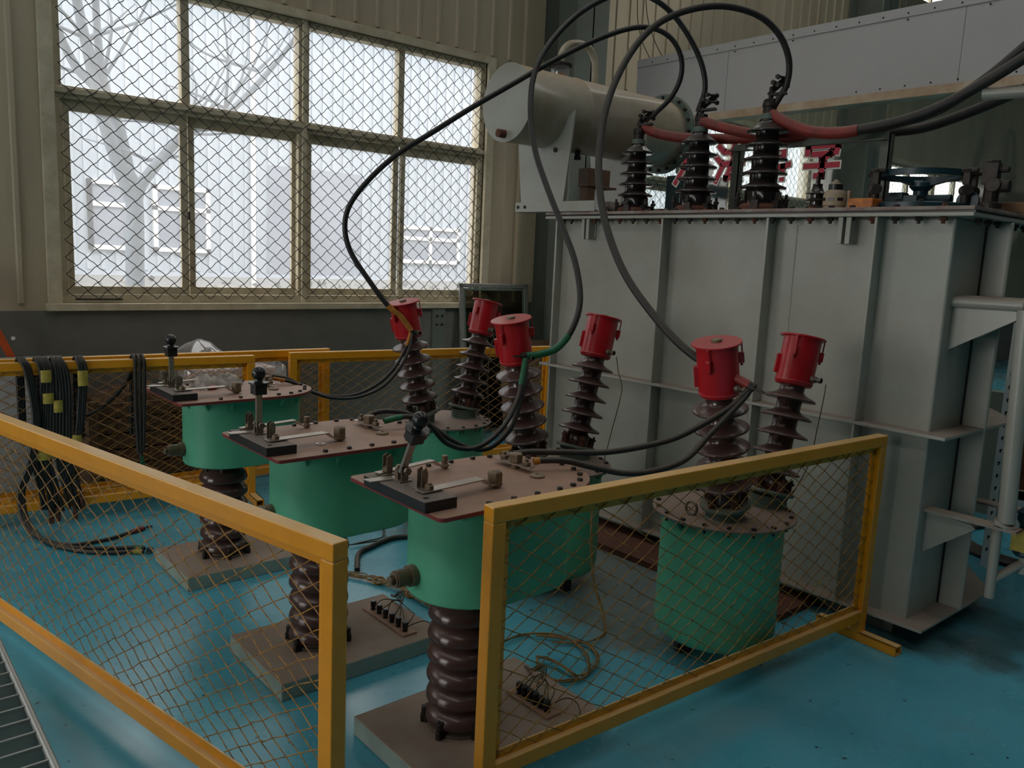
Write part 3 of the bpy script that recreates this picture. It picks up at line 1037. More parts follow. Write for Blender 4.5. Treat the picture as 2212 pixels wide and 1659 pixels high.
u1 = switch_unit('green oval switch unit nearest the camera, lever leaning over, behind the right fence corner', (1.633, 2.09))
u2 = dup(u1, (1.52, 2.93, 0), 'middle green oval switch unit, lever upright, a loose washer lying on its board')
u3 = dup(u1, (1.58, 4.12, 0), 'farthest green oval switch unit, lever upright, a crumpled rag lying on its board')
for o_ in u1.children:
    if o_.name.startswith('switch_lever'):
        o_.rotation_euler = (math.radians(27), 0, 0)

# terminal boards screwed on the slabs of the two nearer units
for root, dx, y0, y1, n in ((u1, 0.292, -0.178, 0.05, 6), (u2, 0.335, -0.19, 0.15, 6)):
    tb = obj('terminal_board', MB().box(dx - 0.036, dx + 0.036, y0, y1, 0.07, 0.079), m_plate, root, bevel=0.001)
    for k in range(n):
        yy = y0 + 0.035 + (y1 - y0 - 0.075) * k / (n - 1)
        mb = MB().lathe([(0.0125, 0.079), (0.0125, 0.084), (0.008, 0.086), (0.008, 0.09), (0.0125, 0.092), (0.0135, 0.118), (0.011, 0.121)], 14,
                        Matrix.Translation((dx - 0.004, yy, 0)))
        obj('binding_post', mb, m_black, tb, smooth=40)

# ------------------------------------------------------------------ green tanks with a pair of red capped bushings
def bushing_tank(label, cx, cy, ox, oy, side_terms=True):
    t = thing('bushing_tank', label, 'electrical tank', (cx, cy, 0), 0, 'green tanks with two red capped bushings')
    R, zt, zb = 0.262, 0.642, 0.085
    prof = [(R - 0.06, zb), (R - 0.03, zb + 0.008), (R - 0.01, zb + 0.026), (R, zb + 0.055), (R, zt)]
    obj('tank_body', MB().lathe(prof, 56), m_green, t, smooth=40)
    for a in (0.6, 2.6, 4.7):
        obj('support_foot', MB().box(0.1, 0.17, -0.025, 0.025, 0.0, zb + 0.02, Matrix.Rotation(a, 4, 'Z')), m_bolt, t)
    cov = obj('tank_cover', MB().lathe([(0.303, zt), (0.306, zt + 0.002), (0.306, zt + 0.010), (0.303, zt + 0.012)], 56), mat_cover, t, smooth=40)
    for k in range(18):
        a = 2 * PI * k / 18
        mb = MB().hexa((0.283 * math.cos(a), 0.283 * math.sin(a), zt + 0.011), 0.011, 0.01).cyl((0.283 * math.cos(a), 0.283 * math.sin(a), zt - 0.02), (0.283 * math.cos(a), 0.283 * math.sin(a), zt), 0.006, 8)
        obj('cover_bolt', mb, m_bolt, cov)
    for k in range(9):
        q = Matrix.Rotation(2 * PI * k / 9 + 0.25, 4, 'Z')
        mb = MB().add([q @ Vector(v) for v in ((R - 0.002, -0.003, zt), (0.295, -0.003, zt), (R - 0.002, -0.003, zt - 0.05),
                                                (R - 0.002, 0.003, zt), (0.295, 0.003, zt), (R - 0.002, 0.003, zt - 0.05))],
                      [(0, 1, 2), (3, 5, 4), (0, 3, 4, 1), (1, 4, 5, 2), (0, 2, 5, 3)])
        obj('gusset', mb, m_green, cov)
    # lifting eye
    mb = MB().tube([(-0.19, 0.03 + 0.028 * math.cos(a), zt + 0.04 + 0.028 * math.sin(a)) for a in [2 * PI * i / 18 for i in range(19)]], 0.006, 8)
    mb.cyl((-0.19, 0.03, zt + 0.01), (-0.19, 0.03, zt + 0.016), 0.016, 12)
    obj('lifting_eye', mb, m_steel, t, smooth=50)
    for s in (-1, 1):
        th = 0.226 * s
        B = Vector((ox + s * 0.17, oy, 0.729))
        ax = Vector((math.sin(th), 0, math.cos(th)))
        q = Matrix.Translation(B) @ Matrix.Rotation(th, 4, 'Y')
        # pot under the bushing: upright collar and tilted ring
        mb = MB().lathe([(0.086, zt + 0.01), (0.08, zt + 0.016), (0.08, 0.712 if s else 0.7)], 32, Matrix.Translation((B.x - s * 0.006, B.y, 0)))
        mb.lathe([(0.07, -0.022), (0.104, -0.02), (0.106, -0.016), (0.106, -0.008), (0.104, -0.005), (0.07, -0.004)], 36, q)
        obj('mounting_pot', mb, m_ring, t, smooth=40)
        prof = shed_profile(0.0, 0.475, 0.054, 0.112, 5)
        # plain foot below the lowest shed
        prof = [(0.066, -0.006), (0.068, 0.05), (0.056, 0.058)] + [(r, 0.062 + (z / 0.475) * 0.413) for r, z in prof]
        ins = obj('porcelain_bushing', MB().lathe(prof, 56, q), m_porc, t, smooth=85)
        for k in range(5):
            a = 2 * PI * k / 5 + 0.5
            qq = q @ Matrix.Rotation(a, 4, 'Z')
            mb = MB().box(0.062, 0.088, -0.013, 0.013, -0.006, 0.046, qq).box(0.05, 0.07, -0.01, 0.01, 0.034, 0.05, qq)
            mb.cyl(qq @ Vector((0.088, 0, -0.02)), qq @ Vector((0.088, 0, 0.055)), 0.006, 8)
            mb.hexa(qq @ Vector((0.088, 0, 0.03)), 0.013, 0.012, qq.to_3x3() @ Vector((0, 0, 1)))
            obj('clamp', mb, m_rust, ins)
        cap = obj('red_cap', MB().lathe([(0.06, 0.470), (0.072, 0.471), (0.079, 0.476), (0.082, 0.486), (0.0835, 0.487), (0.0835, 0.49), (0.082, 0.492), (0.082, 0.685)], 44, q), m_red, t, smooth=35)
        obj('cap_lid', MB().lathe([(0.097, 0.685), (0.0995, 0.687), (0.0995, 0.692), (0.097, 0.694)], 44, q), m_red, cap, smooth=35)
        obj('lid_plug', MB().lathe([(0.021, 0.694), (0.021, 0.702), (0.019, 0.705)], 20, q), m_steel if s > 0 else m_brass, cap, smooth=40)
        for a in (-0.75, 1.35, 3.4):
            qq = q @ Matrix.Rotation(a, 4, 'Z')
            mb = MB().box(0.083, 0.104, -0.009, 0.009, 0.598, 0.640, qq).box(0.095, 0.100, -0.005, 0.005, 0.64, 0.687, qq)
            mb.cyl(qq @ Vector((0.094, 0, 0.586)), qq @ Vector((0.094, 0, 0.6)), 0.006, 8)
            obj('lid_latch', mb, m_red, cap, bevel=0.002)
        qq = q @ Matrix.Rotation(2.3, 4, 'Z')
        obj('side_fin', MB().box(0.075, 0.096, -0.014, 0.014, 0.515, 0.6, qq), m_red, cap, bevel=0.003)
        # side terminal pointing away from the aisle
        p = q @ Vector((0, -0.078, 0.511))
        e = p + Vector((0.0, -0.05, 0.0))
        mb = MB().cyl(p, p + Vector((0, -0.018, 0)), 0.016, 16).cyl(p, e, 0.0085, 12)
        mb.hexa(e + Vector((0, 0.012, 0)), 0.014, 0.012, (0, -1, 0)).hexa(p + Vector((0, -0.018, 0)), 0.014, 0.01, (0, -1, 0))
        obj('side_terminal', mb, m_steel, cap, smooth=40)
    return t


mat_cover = mat('dusty_cover', (120, 112, 102), 0.6, var=0.1, scale=8, dust=((140, 120, 108), 0.9))
T1 = bushing_tank('green round tank nearest the camera, seen through the right fence mesh', 2.96, 1.975, 0.065, -0.075)
T2 = bushing_tank('middle green round tank behind the nearest switch unit, green tape on its terminal', 2.873, 2.977, 0, 0)
T3 = bushing_tank('farthest green round tank near the back fence, ochre tape on its terminal', 3.011, 4.142, 0, 0)

# ------------------------------------------------------------------ the large transformer
tf = thing('power_transformer', 'large grey oil transformer with ribbed tank, drum conservator and black bushings on top', 'transformer', (4.25, 2.7, 0))
XF, Y0, Y1, XB = 3.78, 1.485, 3.93, 4.75


def foot_print(e):
    if e:
        return [(XF - e, Y1 + e), (XF - e, 1.385), (4.52, 1.378), (XB + e, 1.6), (XB + e, Y1 + e)]
    return [(XF, Y1), (XF, Y0), (4.12, Y0), (4.12, 1.372), (4.14, 1.372), (4.16, 1.50), (4.70, 1.74), (XB, 1.9), (XB, Y1)]


wobj('tank_body', MB().prism(foot_print(0), 0.1, 1.955), m_tank, tf, bevel=0.012)
wobj('skirt', MB().box(3.83, 4.4, 1.56, 3.86, 0.0, 0.1), m_col, tf)
wobj('bottom_flange', MB().prism(foot_print(0.07), 0.095, 0.11), m_tank, tf, bevel=0.003)
wobj('belt_flange', MB().prism(foot_print(0.082), 0.99, 1.006), m_tank, tf, bevel=0.003)
wobj('top_flange', MB().prism(foot_print(0.085), 1.955, 1.972), m_tank, tf, bevel=0.003)
wobj('gasket', MB().prism(foot_print(0.07), 1.972, 1.981), m_black, tf)
wobj('cover_plate', MB().prism(foot_print(0.085), 1.981, 1.998), m_flange, tf, bevel=0.003)
for yr in (3.04, 2.36, 1.80):
    for z0, z1 in ((0.11, 0.99), (1.006, 1.955)):
        wobj('stiffening_rib', MB().box(XF - 0.08, XF + 0.01, yr - 0.007, yr + 0.007, z0, z1), m_tank, tf, bevel=0.003)
for z0, z1 in ((0.11, 0.99), (1.006, 1.955)):
    wobj('stiffening_rib', MB().box(XF - 0.06, XF + 0.01, 3.925, 3.94, z0, z1), m_tank, tf, bevel=0.003)
wobj('end_seam', MB().box(4.112, 4.124, 1.476, 1.49, 0.11, 1.955), m_bolt, tf)
wobj('skid_plank', MB().box(3.47, 3.84, 1.95, 4.1, 0.0, 0.035), m_rust, tf)
mb = MB()
rw = random.Random(2)
zz = 1.05
while zz < 1.93:
    mb.sphere((XF, 2.235, zz), 0.005, 6, 4, (0.6, 1, 1.6))
    zz += 0.016
wobj('weld_bead', mb, m_tank, tf)
yb = 1.52
while yb < 4.0:
    mb = MB().hexa((XF - 0.048, yb, 1.998), 0.014, 0.012).cyl((XF - 0.048, yb, 1.925), (XF - 0.048, yb, 1.99), 0.0085, 10)
    mb.hexa((XF - 0.048, yb, 1.938), 0.0165, 0.017)
    wobj('flange_bolt', mb, m_rust if int(yb * 10) % 3 == 0 else m_bolt, tf)
    yb += 0.104
for xb in (3.86, 3.97, 4.08, 4.3, 4.42):
    yv = 1.425
    mb = MB().hexa((xb, yv, 1.998), 0.014, 0.012).cyl((xb, yv, 1.925), (xb, yv, 1.99), 0.0085, 10).hexa((xb, yv, 1.938), 0.0165, 0.017)
    wobj('flange_bolt', mb, m_bolt, tf)
for yl in (3.66, 1.955):
    mb = MB()
    for dy in (-0.02, 0.02):
        mb.prism([(XF - 0.07, yl + dy - 0.012), (XF, yl + dy - 0.012), (XF, yl + dy + 0.012), (XF - 0.07, yl + dy + 0.012)], 1.83, 1.955)
    mb.box(XF - 0.012, XF + 0.002, yl - 0.035, yl + 0.035, 1.84, 1.955)
    wobj('jacking_lug', mb, m_tank, tf, bevel=0.002)

# high voltage bushings, black porcelain
hvb = []
for k, (yb, s_) in enumerate(((3.52, 0.93), (3.05, 1.0), (2.60, 1.06))):
    q = Matrix.Translation((4.0, yb, 1.998)) @ Matrix.Diagonal((s_ * 1.06, s_ * 1.06, s_, 1))
    prof = [(0.086, 0.0), (0.086, 0.11), (0.080, 0.118)]
    for i in range(4):
        zb = 0.128 + 0.070 * i
        rr_ = 0.112 - 0.0025 * i
        cr_ = 0.066 - 0.003 * i
        prof += [(cr_ + 0.004, zb - 0.008), (rr_ - 0.012, zb - 0.007), (rr_ - 0.002, zb - 0.005), (rr_, zb), (rr_ - 0.002, zb + 0.005), (rr_ - 0.012, zb + 0.009), (cr_ + 0.012, zb + 0.017), (cr_, zb + 0.026)]
    prof += [(0.054, 0.400), (0.088, 0.402), (0.098, 0.404), (0.101, 0.409), (0.098, 0.415), (0.085, 0.422), (0.056, 0.446), (0.044, 0.455), (0.044, 0.468)]
    hb = wobj('high_voltage_bushing', MB().lathe(prof, 48, q), m_darkporc, tf, smooth=85)
    mb = MB().lathe([(0.112, 0.0), (0.114, 0.03), (0.1, 0.045), (0.074, 0.05)], 40, q)
    wobj('bushing_base', mb, m_rust, hb, smooth=40)
    for i in range(6):
        a = 2 * PI * i / 6 + 0.3
        qq = q @ Matrix.Rotation(a, 4, 'Z')
        mb = MB().box(0.07, 0.125, -0.018, 0.018, 0.0, 0.06, qq).cyl(qq @ Vector((0.118, 0, 0)), qq @ Vector((0.118, 0, 0.10)), 0.008, 8)
        mb.hexa(qq @ Vector((0.118, 0, 0.062)), 0.016, 0.016)
        wobj('clamp', mb, m_bolt, hb, bevel=0.002)
    wobj('neck_collar', MB().lathe([(0.042, 0.465), (0.042, 0.495), (0.034, 0.498)], 24, q), m_ring, hb, smooth=40)
    mb = MB().lathe([(0.032, 0.495), (0.032, 0.53), (0.036, 0.533), (0.036, 0.55), (0.026, 0.553), (0.026, 0.57), (0.011, 0.573), (0.011, 0.63)], 20, q)
    mb.hexa(q @ Vector((0, 0, 0.548)), 0.036, 0.022).hexa(q @ Vector((0, 0, 0.592)), 0.02, 0.014)
    wobj('bushing_terminal', mb, m_bolt, hb, smooth=30)
    # clamp gripping the two cables at the head
    mb = MB().beam((4.0, yb, 2.0 + 0.61 * s_), (4.05, yb - 0.05, 2.0 + 0.67 * s_), 0.035, 0.008, (1, 0, 1))
    mb.beam((4.0, yb + 0.01, 2.0 + 0.59 * s_), (4.03, yb - 0.075, 2.0 + 0.595 * s_), 0.04, 0.012)
    for dy, dz in ((-0.02, 0.645), (-0.045, 0.67), (-0.05, 0.63)):
        mb.cyl((3.975, yb + dy, 2.0 + dz * s_), (4.075, yb + dy, 2.0 + dz * s_ + 0.01), 0.007, 8)
        mb.hexa((3.972, yb + dy, 2.0 + dz * s_), 0.014, 0.014, (1, 0, 0)).hexa((4.062, yb + dy, 2.0 + dz * s_ + 0.008), 0.014, 0.014, (1, 0, 0))
    wobj('cable_clamp', mb, m_bolt, hb)

# conservator drum on its cradle
CY, CZ, CR = 4.10, 2.655, 0.237
q = Matrix.Translation((3.40, CY, CZ)) @ Matrix.Rotation(PI / 2, 4, 'Y')
cs = wobj('conservator', MB().lathe([(CR - 0.004, 0.0), (CR, 0.004), (CR, 0.52), (CR + 0.004, 0.525), (CR + 0.004, 0.535), (CR, 0.54), (CR, 1.50)], 64, q), m_cons, tf, smooth=40)
wobj('end_plate', MB().lathe([(CR + 0.003, -0.008), (CR + 0.003, 0.0)], 64, q), m_tank, cs, smooth=40)
mb = MB().lathe([(CR + 0.05, 1.50), (CR + 0.05, 1.515), (CR + 0.046, 1.516), (CR + 0.046, 1.522), (CR + 0.05, 1.523), (CR + 0.05, 1.538)], 64, q)
wobj('bolted_flange', mb, m_ring, cs, smooth=30)
for i in range(20):
    a = 2 * PI * i / 20
    p = q @ Vector(((CR + 0.028) * math.cos(a), (CR + 0.028) * math.sin(a), 1.482))
    wobj('bolt', MB().hexa(p, 0.0125, 0.02, (1, 0, 0)), m_bolt, cs)
mb = MB().cyl((3.405, CY + 0.01, CZ - 0.19), (3.34, CY + 0.01, CZ - 0.19), 0.026, 16)
wobj('drain_stub', mb, m_rust, cs, smooth=40)
mb = MB().cyl((3.98, CY - 0.06, CZ - 0.225), (3.98, CY - 0.06, CZ - 0.27), 0.02, 12).hexa((3.98, CY - 0.06, CZ - 0.29), 0.026, 0.025)
wobj('drain_plug', mb, m_bolt, cs)
for xp_, nm in ((3.72, 'cradle_plate'), (4.42, 'cradle_plate')):
    half = CR * 0.99
    pl = []
    n = 14
    for i in range(n + 1):
        a = PI + 0.28 + (PI - 0.56) * i / n
        pl.append((CY - half * math.cos(a) * -1, CZ + half * math.sin(a)))
    pl = [(CY - 0.295, CZ - 0.02)] + sorted(pl) + [(CY + 0.255, CZ - 0.12), (CY + 0.19, 2.06), (CY - 0.22, 2.06)]
    mb = MB()
    m_ = len(pl)
    mb.add([Vector((xp_ - 0.005, y_, z_)) for y_, z_ in pl] + [Vector((xp_ + 0.005, y_, z_)) for y_, z_ in pl],
           [tuple(range(m_)), tuple(range(m_, 2 * m_))[::-1]] + [(i, (i + 1) % m_, m_ + (i + 1) % m_, m_ + i) for i in range(m_)])
    cp = wobj(nm, mb, m_tank, tf)
    wobj('bolt', MB().hexa((xp_ - 0.006, CY - 0.13, CZ - 0.26), 0.016, 0.012, (-1, 0, 0)), m_bolt, cp)
    mb = MB().box(xp_ - 0.03, xp_ - 0.024, CY - 0.53, CY + 0.22, 1.998, 2.066).box(xp_ - 0.03, xp_ + 0.03, CY - 0.53, CY + 0.22, 1.998, 2.004)
    cb = wobj('cradle_beam', mb, m_tank, tf, bevel=0.002)
    for dy in (0.12, 0.19):
        wobj('bolt', MB().lathe([(0.011, 0), (0.011, 0.006), (0.006, 0.009)], 12, Matrix.Translation((xp_ - 0.03, CY + dy, 2.035)) @ Matrix.Rotation(-PI / 2, 4, 'Y')), m_bolt, cb)
# breather with its bent pipe
pts = spline([(4.49, 4.40, 2.72), (4.49, 4.42, 3.08), (4.48, 4.43, 3.17), (4.42, 4.44, 3.235), (4.33, 4.45, 3.245), (4.24, 4.45, 3.22), (4.18, 4.45, 3.16), (4.165, 4.45, 3.09)], 6)
pp = wobj('breather_pipe', MB().tube(pts, 0.026, 14), m_cons, tf, smooth=50)
wobj('breather_jar', MB().lathe([(0.062, 2.93), (0.066, 2.94), (0.066, 3.05), (0.06, 3.055)], 24, Matrix.Translation((4.165, 4.45, 0))), m_jar, tf, smooth=40)
wobj('silica_gel', MB().lathe([(0.054, 2.935), (0.054, 3.0), (0.04, 3.01)], 20, Matrix.Translation((4.165, 4.45, 0))), mat('pink_gel', (190, 140, 120), 0.8), pp, smooth=40)
mb = MB().lathe([(0.085, 3.056), (0.088, 3.062), (0.088, 3.072), (0.03, 3.085)], 24, Matrix.Translation((4.165, 4.45, 0)))
wobj('jar_cap', mb, m_bolt, pp, smooth=40)
# gas relay on the pipe to the drum
mb = MB().box(3.99, 4.20, 3.93, 4.03, 2.19, 2.31).box(4.0, 4.07, 3.94, 4.02, 2.0, 2.19).box(4.09, 4.26, 3.92, 4.04, 2.185, 2.2)
rl = wobj('gas_relay', mb, mat('brown_enamel', (120, 92, 72), 0.6, var=0.12), tf, bevel=0.004)
mb = MB().cyl((4.13, 3.98, 2.0), (4.13, 3.98, 2.19), 0.022, 14)
wobj('relay_glass', mb, m_jar, rl, smooth=40)
mb = MB().cyl((4.2, 3.9, 2.07), (4.2, 3.62, 2.05), 0.033, 16).hexa((4.2, 3.9, 2.06), 0.05, 0.04, (0, 1, 0))
wobj('relay_pipe', mb, m_flange, rl, smooth=40)

# cable rest: two angle posts and a cross bar standing on the cover
rest = None
for yp in (3.0, 2.09):
    mb = MB().box(4.3, 4.306, yp - 0.025, yp + 0.025, 1.998, 2.42).box(4.3, 4.35, yp - 0.025, yp - 0.019, 1.998, 2.42).box(4.28, 4.37, yp - 0.05, yp + 0.05, 1.998, 2.006)
    rest = wobj('rest_post', mb, m_col, tf)
mb = MB().box(4.295, 4.3, 2.07, 3.02, 2.385, 2.43).box(4.25, 4.3, 2.07, 3.02, 2.385, 2.39)
wobj('rest_bar', mb, m_col, rest)

# small low voltage bushings
for xs_, ys_, sc_ in ((4.02, 2.285, 1.0), (4.28, 2.8, 0.95)):
    q = Matrix.Translation((xs_, ys_, 1.998)) @ Matrix.Diagonal((sc_, sc_, sc_ * 0.8, 1))
    prof = [(0.045, 0.0), (0.045, 0.02)]
    for i in range(3):
        zb = 0.035 + i * 0.044
        prof += [(0.032, zb - 0.008), (0.053, zb - 0.006), (0.055, zb), (0.045, zb + 0.008), (0.032, zb + 0.016)]
    prof += [(0.024, 0.165), (0.024, 0.185), (0.012, 0.187), (0.010, 0.235)]
    sb = wobj('small_bushing', MB().lathe(prof, 32, q), m_darkporc, tf, smooth=50)
# pressure relief valve
q = Matrix.Translation((3.93, 2.135, 1.998)) @ Matrix.Diagonal((1, 1, 0.82, 1))
prof = [(0.062, 0.0), (0.062, 0.012), (0.052, 0.014), (0.052, 0.03), (0.056, 0.033), (0.056, 0.10), (0.046, 0.122), (0.034, 0.126), (0.034, 0.165), (0.022, 0.168), (0.022, 0.178), (0.012, 0.18), (0.012, 0.19)]
rv = wobj('relief_valve', MB().lathe(prof, 32, q), m_beigep, tf, smooth=40)
mb = MB()
for a in (2.5, 3.3, 4.1, 4.9):
    qq = q @ Matrix.Rotation(a, 4, 'Z')
    mb2 = MB().box(0.052, 0.0575, -0.014, 0.014, 0.06, 0.078, qq)
    wobj('vent_slot', mb2, m_black, rv)
wobj('valve_neck', MB().lathe([(0.0352, 0.128), (0.0352, 0.16)], 24, q), m_black, rv)
wobj('valve_lug', MB().box(3.94, 3.965, 2.065, 2.08, 1.998, 2.1), m_beigep, rv, bevel=0.003)
# hand hole with the wheel of the tap changer
WX, WY = 4.2, 1.835
hh = wobj('hand_hole_cover', MB().lathe([(0.27, 1.998), (0.27, 2.012), (0.255, 2.014), (0.255, 2.04), (0.24, 2.046)], 48, Matrix.Translation((WX, WY, 0))), m_teal, tf, smooth=40)
for i in range(14):
    a = 2 * PI * i / 14
    wobj('bolt', MB().hexa((WX + 0.235 * math.cos(a), WY + 0.235 * math.sin(a), 2.042), 0.014, 0.014), m_bolt, hh)
mb = MB()
ring = []
nr = 48
for i in range(nr):
    a = 2 * PI * i / nr
    for r_, z_ in ((0.193, 2.172), (0.213, 2.172), (0.213, 2.202), (0.193, 2.202)):
        ring.append((WX + r_ * math.cos(a), WY + r_ * math.sin(a), z_))
fs = []
for i in range(nr):
    j = (i + 1) % nr
    for k in range(4):
        k2 = (k + 1) % 4
        fs.append((i * 4 + k, i * 4 + k2, j * 4 + k2, j * 4 + k))
mb.add(ring, fs)
wh = wobj('tap_changer_wheel', mb, m_teal, tf, smooth=40)
mb = MB().lathe([(0.04, 2.04), (0.034, 2.06), (0.034, 2.11), (0.055, 2.13), (0.055, 2.15), (0.03, 2.155)], 24, Matrix.Translation((WX, WY, 0)))
wobj('wheel_hub', mb, m_teal, wh, smooth=40)
for i in range(3):
    a = 2 * PI * i / 3 + 0.5
    mb = MB().beam((WX + 0.04 * math.cos(a), WY + 0.04 * math.sin(a), 2.14), (WX + 0.2 * math.cos(a), WY + 0.2 * math.sin(a), 2.18), 0.04, 0.012)
    wobj('wheel_spoke', mb, m_teal, wh)
mb = MB().box(WX - 0.11, WX + 0.11, WY - 0.035, WY + 0.035, 2.044, 2.085).cyl((WX, WY - 0.15, 2.07), (WX, WY + 0.12, 2.07), 0.022, 12).box(WX - 0.1, WX - 0.03, WY + 0.04, WY + 0.12, 2.044, 2.1)
wobj('gear_housing', mb, m_teal, hh, bevel=0.005)
for a, r_ in ((1.75, 0.225), (2.6, 0.245), (4.5, 0.235), (5.1, 0.225)):
    cx_, cy_ = WX + r_ * math.cos(a), WY + r_ * math.sin(a)
    mb = MB().cyl((cx_, cy_, 2.044), (cx_, cy_, 2.11), 0.02, 12).cyl((cx_ - 0.03, cy_ - 0.02, 2.105), (cx_ + 0.03, cy_ + 0.02, 2.105), 0.026, 12)
    mb.box(cx_ - 0.014, cx_ + 0.014, cy_ - 0.016, cy_ + 0.016, 2.13, 2.19).hexa((cx_, cy_, 2.185), 0.022, 0.018)
    mb.cyl((cx_, cy_ - 0.045, 2.195), (cx_, cy_ + 0.03, 2.195), 0.012, 10)
    wobj('wheel_clamp', mb, m_bolt, hh, bevel=0.003)
mb = MB().lathe([(0.05, 0), (0.05, 0.016)], 20, Matrix.Translation((WX - 0.02, WY - 0.235, 2.055)) @ Matrix.Rotation(-PI / 2, 4, 'Y'))
wobj('lifting_lug', mb, m_teal, hh, smooth=40)
# terminal turret at the right end of the cover
q = Matrix.Translation((4.18, 1.505, 0))
mb = MB().lathe([(0.075, 1.998), (0.075, 2.012), (0.05, 2.016), (0.05, 2.045), (0.04, 2.05)], 24, q)
mb.cyl((4.18, 1.505, 2.045), (4.18, 1.505, 2.13), 0.033, 14).cyl((4.14, 1.49, 2.125), (4.22, 1.49, 2.125), 0.033, 14).box(4.15, 4.2, 1.478, 1.545, 2.13, 2.225).hexa((4.18, 1.51, 2.22), 0.03, 0.02)
mb.cyl((4.18, 1.43, 2.12), (4.18, 1.5, 2.12), 0.028, 14).cyl((4.18, 1.44, 2.195), (4.18, 1.5, 2.195), 0.014, 10)
wobj('end_terminal', mb, m_bolt, tf, bevel=0.004)
# brackets on the end wall carrying the cooler pipes
mb = MB().cyl((3.86, 1.49, 1.59), (3.87, 0.5, 1.60), 0.026, 18).cyl((3.862, 1.21, 1.593), (3.862, 1.20, 1.593), 0.029, 18)
pipe = wobj('cooler_pipe', mb, m_tank, tf, smooth=40)
wobj('cooler_pipe_plate', MB().box(3.9, 4.1, 0.5, 1.49, 1.612, 1.62), m_flange, pipe)


def tri(x_, pts, th=0.006):
    n_ = len(pts)
    return MB().add([Vector((x_, y_, z_)) for y_, z_ in pts] + [Vector((x_ + th, y_, z_)) for y_, z_ in pts],
                    [tuple(range(n_)), tuple(range(n_, 2 * n_))[::-1]] + [(i, (i + 1) % n_, n_ + (i + 1) % n_, n_ + i) for i in range(n_)])


g = wobj('gusset_bracket', tri(3.86, [(1.49, 1.57), (1.24, 1.57), (1.20, 1.545), (1.49, 1.372)]), m_tank, tf)
wobj('gusset_flange', MB().beam((3.89, 1.36, 1.448), (3.89, 1.205, 1.55), 0.05, 0.006, (0, 0.5, 1)), m_col, g)
g = wobj('gusset_bracket', tri(3.86, [(1.49, 0.625), (1.29, 0.608), (1.27, 0.595), (1.49, 0.42)]), m_tank, tf)
wobj('gusset_flange', MB().box(3.82, 3.90, 1.1, 1.49, 0.628, 0.64), m_flange, g)
wobj('bracket_bar', MB().box(4.3, 4.38, 1.2, 1.50, 0.60, 0.612), m_flange, tf)
wobj('standing_pipe', MB().cyl((3.86, 1.192, 1.575), (3.86, 1.155, 0.66), 0.035, 18).cyl((3.86, 1.155, 0.66), (3.86, 1.160, 0.645), 0.045, 18)
     .cyl((3.86, 1.185, 0.65), (3.86, 1.180, 0.31), 0.021, 14).cyl((3.862, 1.18, 0.39), (3.98, 1.1, 0.47), 0.019, 14)
     .cyl((3.98, 1.1, 0.42), (3.98, 1.1, 0.66), 0.022, 14), m_tank, tf, smooth=40)
mb = MB().cyl((4.2, 1.601, 2.546), (4.26, 0.4, 2.49), 0.028, 16)
wobj('vent_pipe', mb, m_tank, tf, smooth=40)

# things lying on the cover
o = obj('amber_film_roll', MB().prism([(3.9, 1.925), (4.0, 1.92), (4.0, 2.05), (3.9, 2.05)], 1.998, 2.058), m_amber, bevel=0.006)
tag(o, 'crumpled amber film lying on the transformer cover beside the beige valve', 'film')
o = obj('cardboard_box', MB().box(4.32, 4.55, 1.40, 1.56, 1.998, 2.06), m_card, bevel=0.004)
tag(o, 'low brown carton on the far right end of the transformer cover', 'box')

# ------------------------------------------------------------------ cables
def cable(name, label, pts, r, mt, group=None, cat='cable', sleeves=(), lugs=()):
    """one cable along a smooth path; sleeves: (from, to, radius, material) as fractions of the path"""
    P = spline(pts, 8)
    o = obj(name, MB().tube(P, r, 14), mt, smooth=60)
    tag(o, label, cat, group)
    n = len(P) - 1
    for nm, f0, f1, rs, ms in sleeves:
        a, b_ = int(f0 * n), max(int(f0 * n) + 2, int(math.ceil(f1 * n)))
        obj(nm, MB().tube(P[a:b_ + 1], rs, 14), ms, o, smooth=60)
    for nm, i, ms in lugs:
        a, b_ = (P[0], P[2]) if i == 0 else (P[-1], P[-3])
        d = (a - b_).normalized()
        mb = MB().cyl(a - d * 0.02, a + d * 0.025, r * 1.05, 10).beam(a + d * 0.02, a + d * 0.065, r * 2.2, 0.005, (0, 0, 1))
        obj(nm, mb, ms, o)
    return o


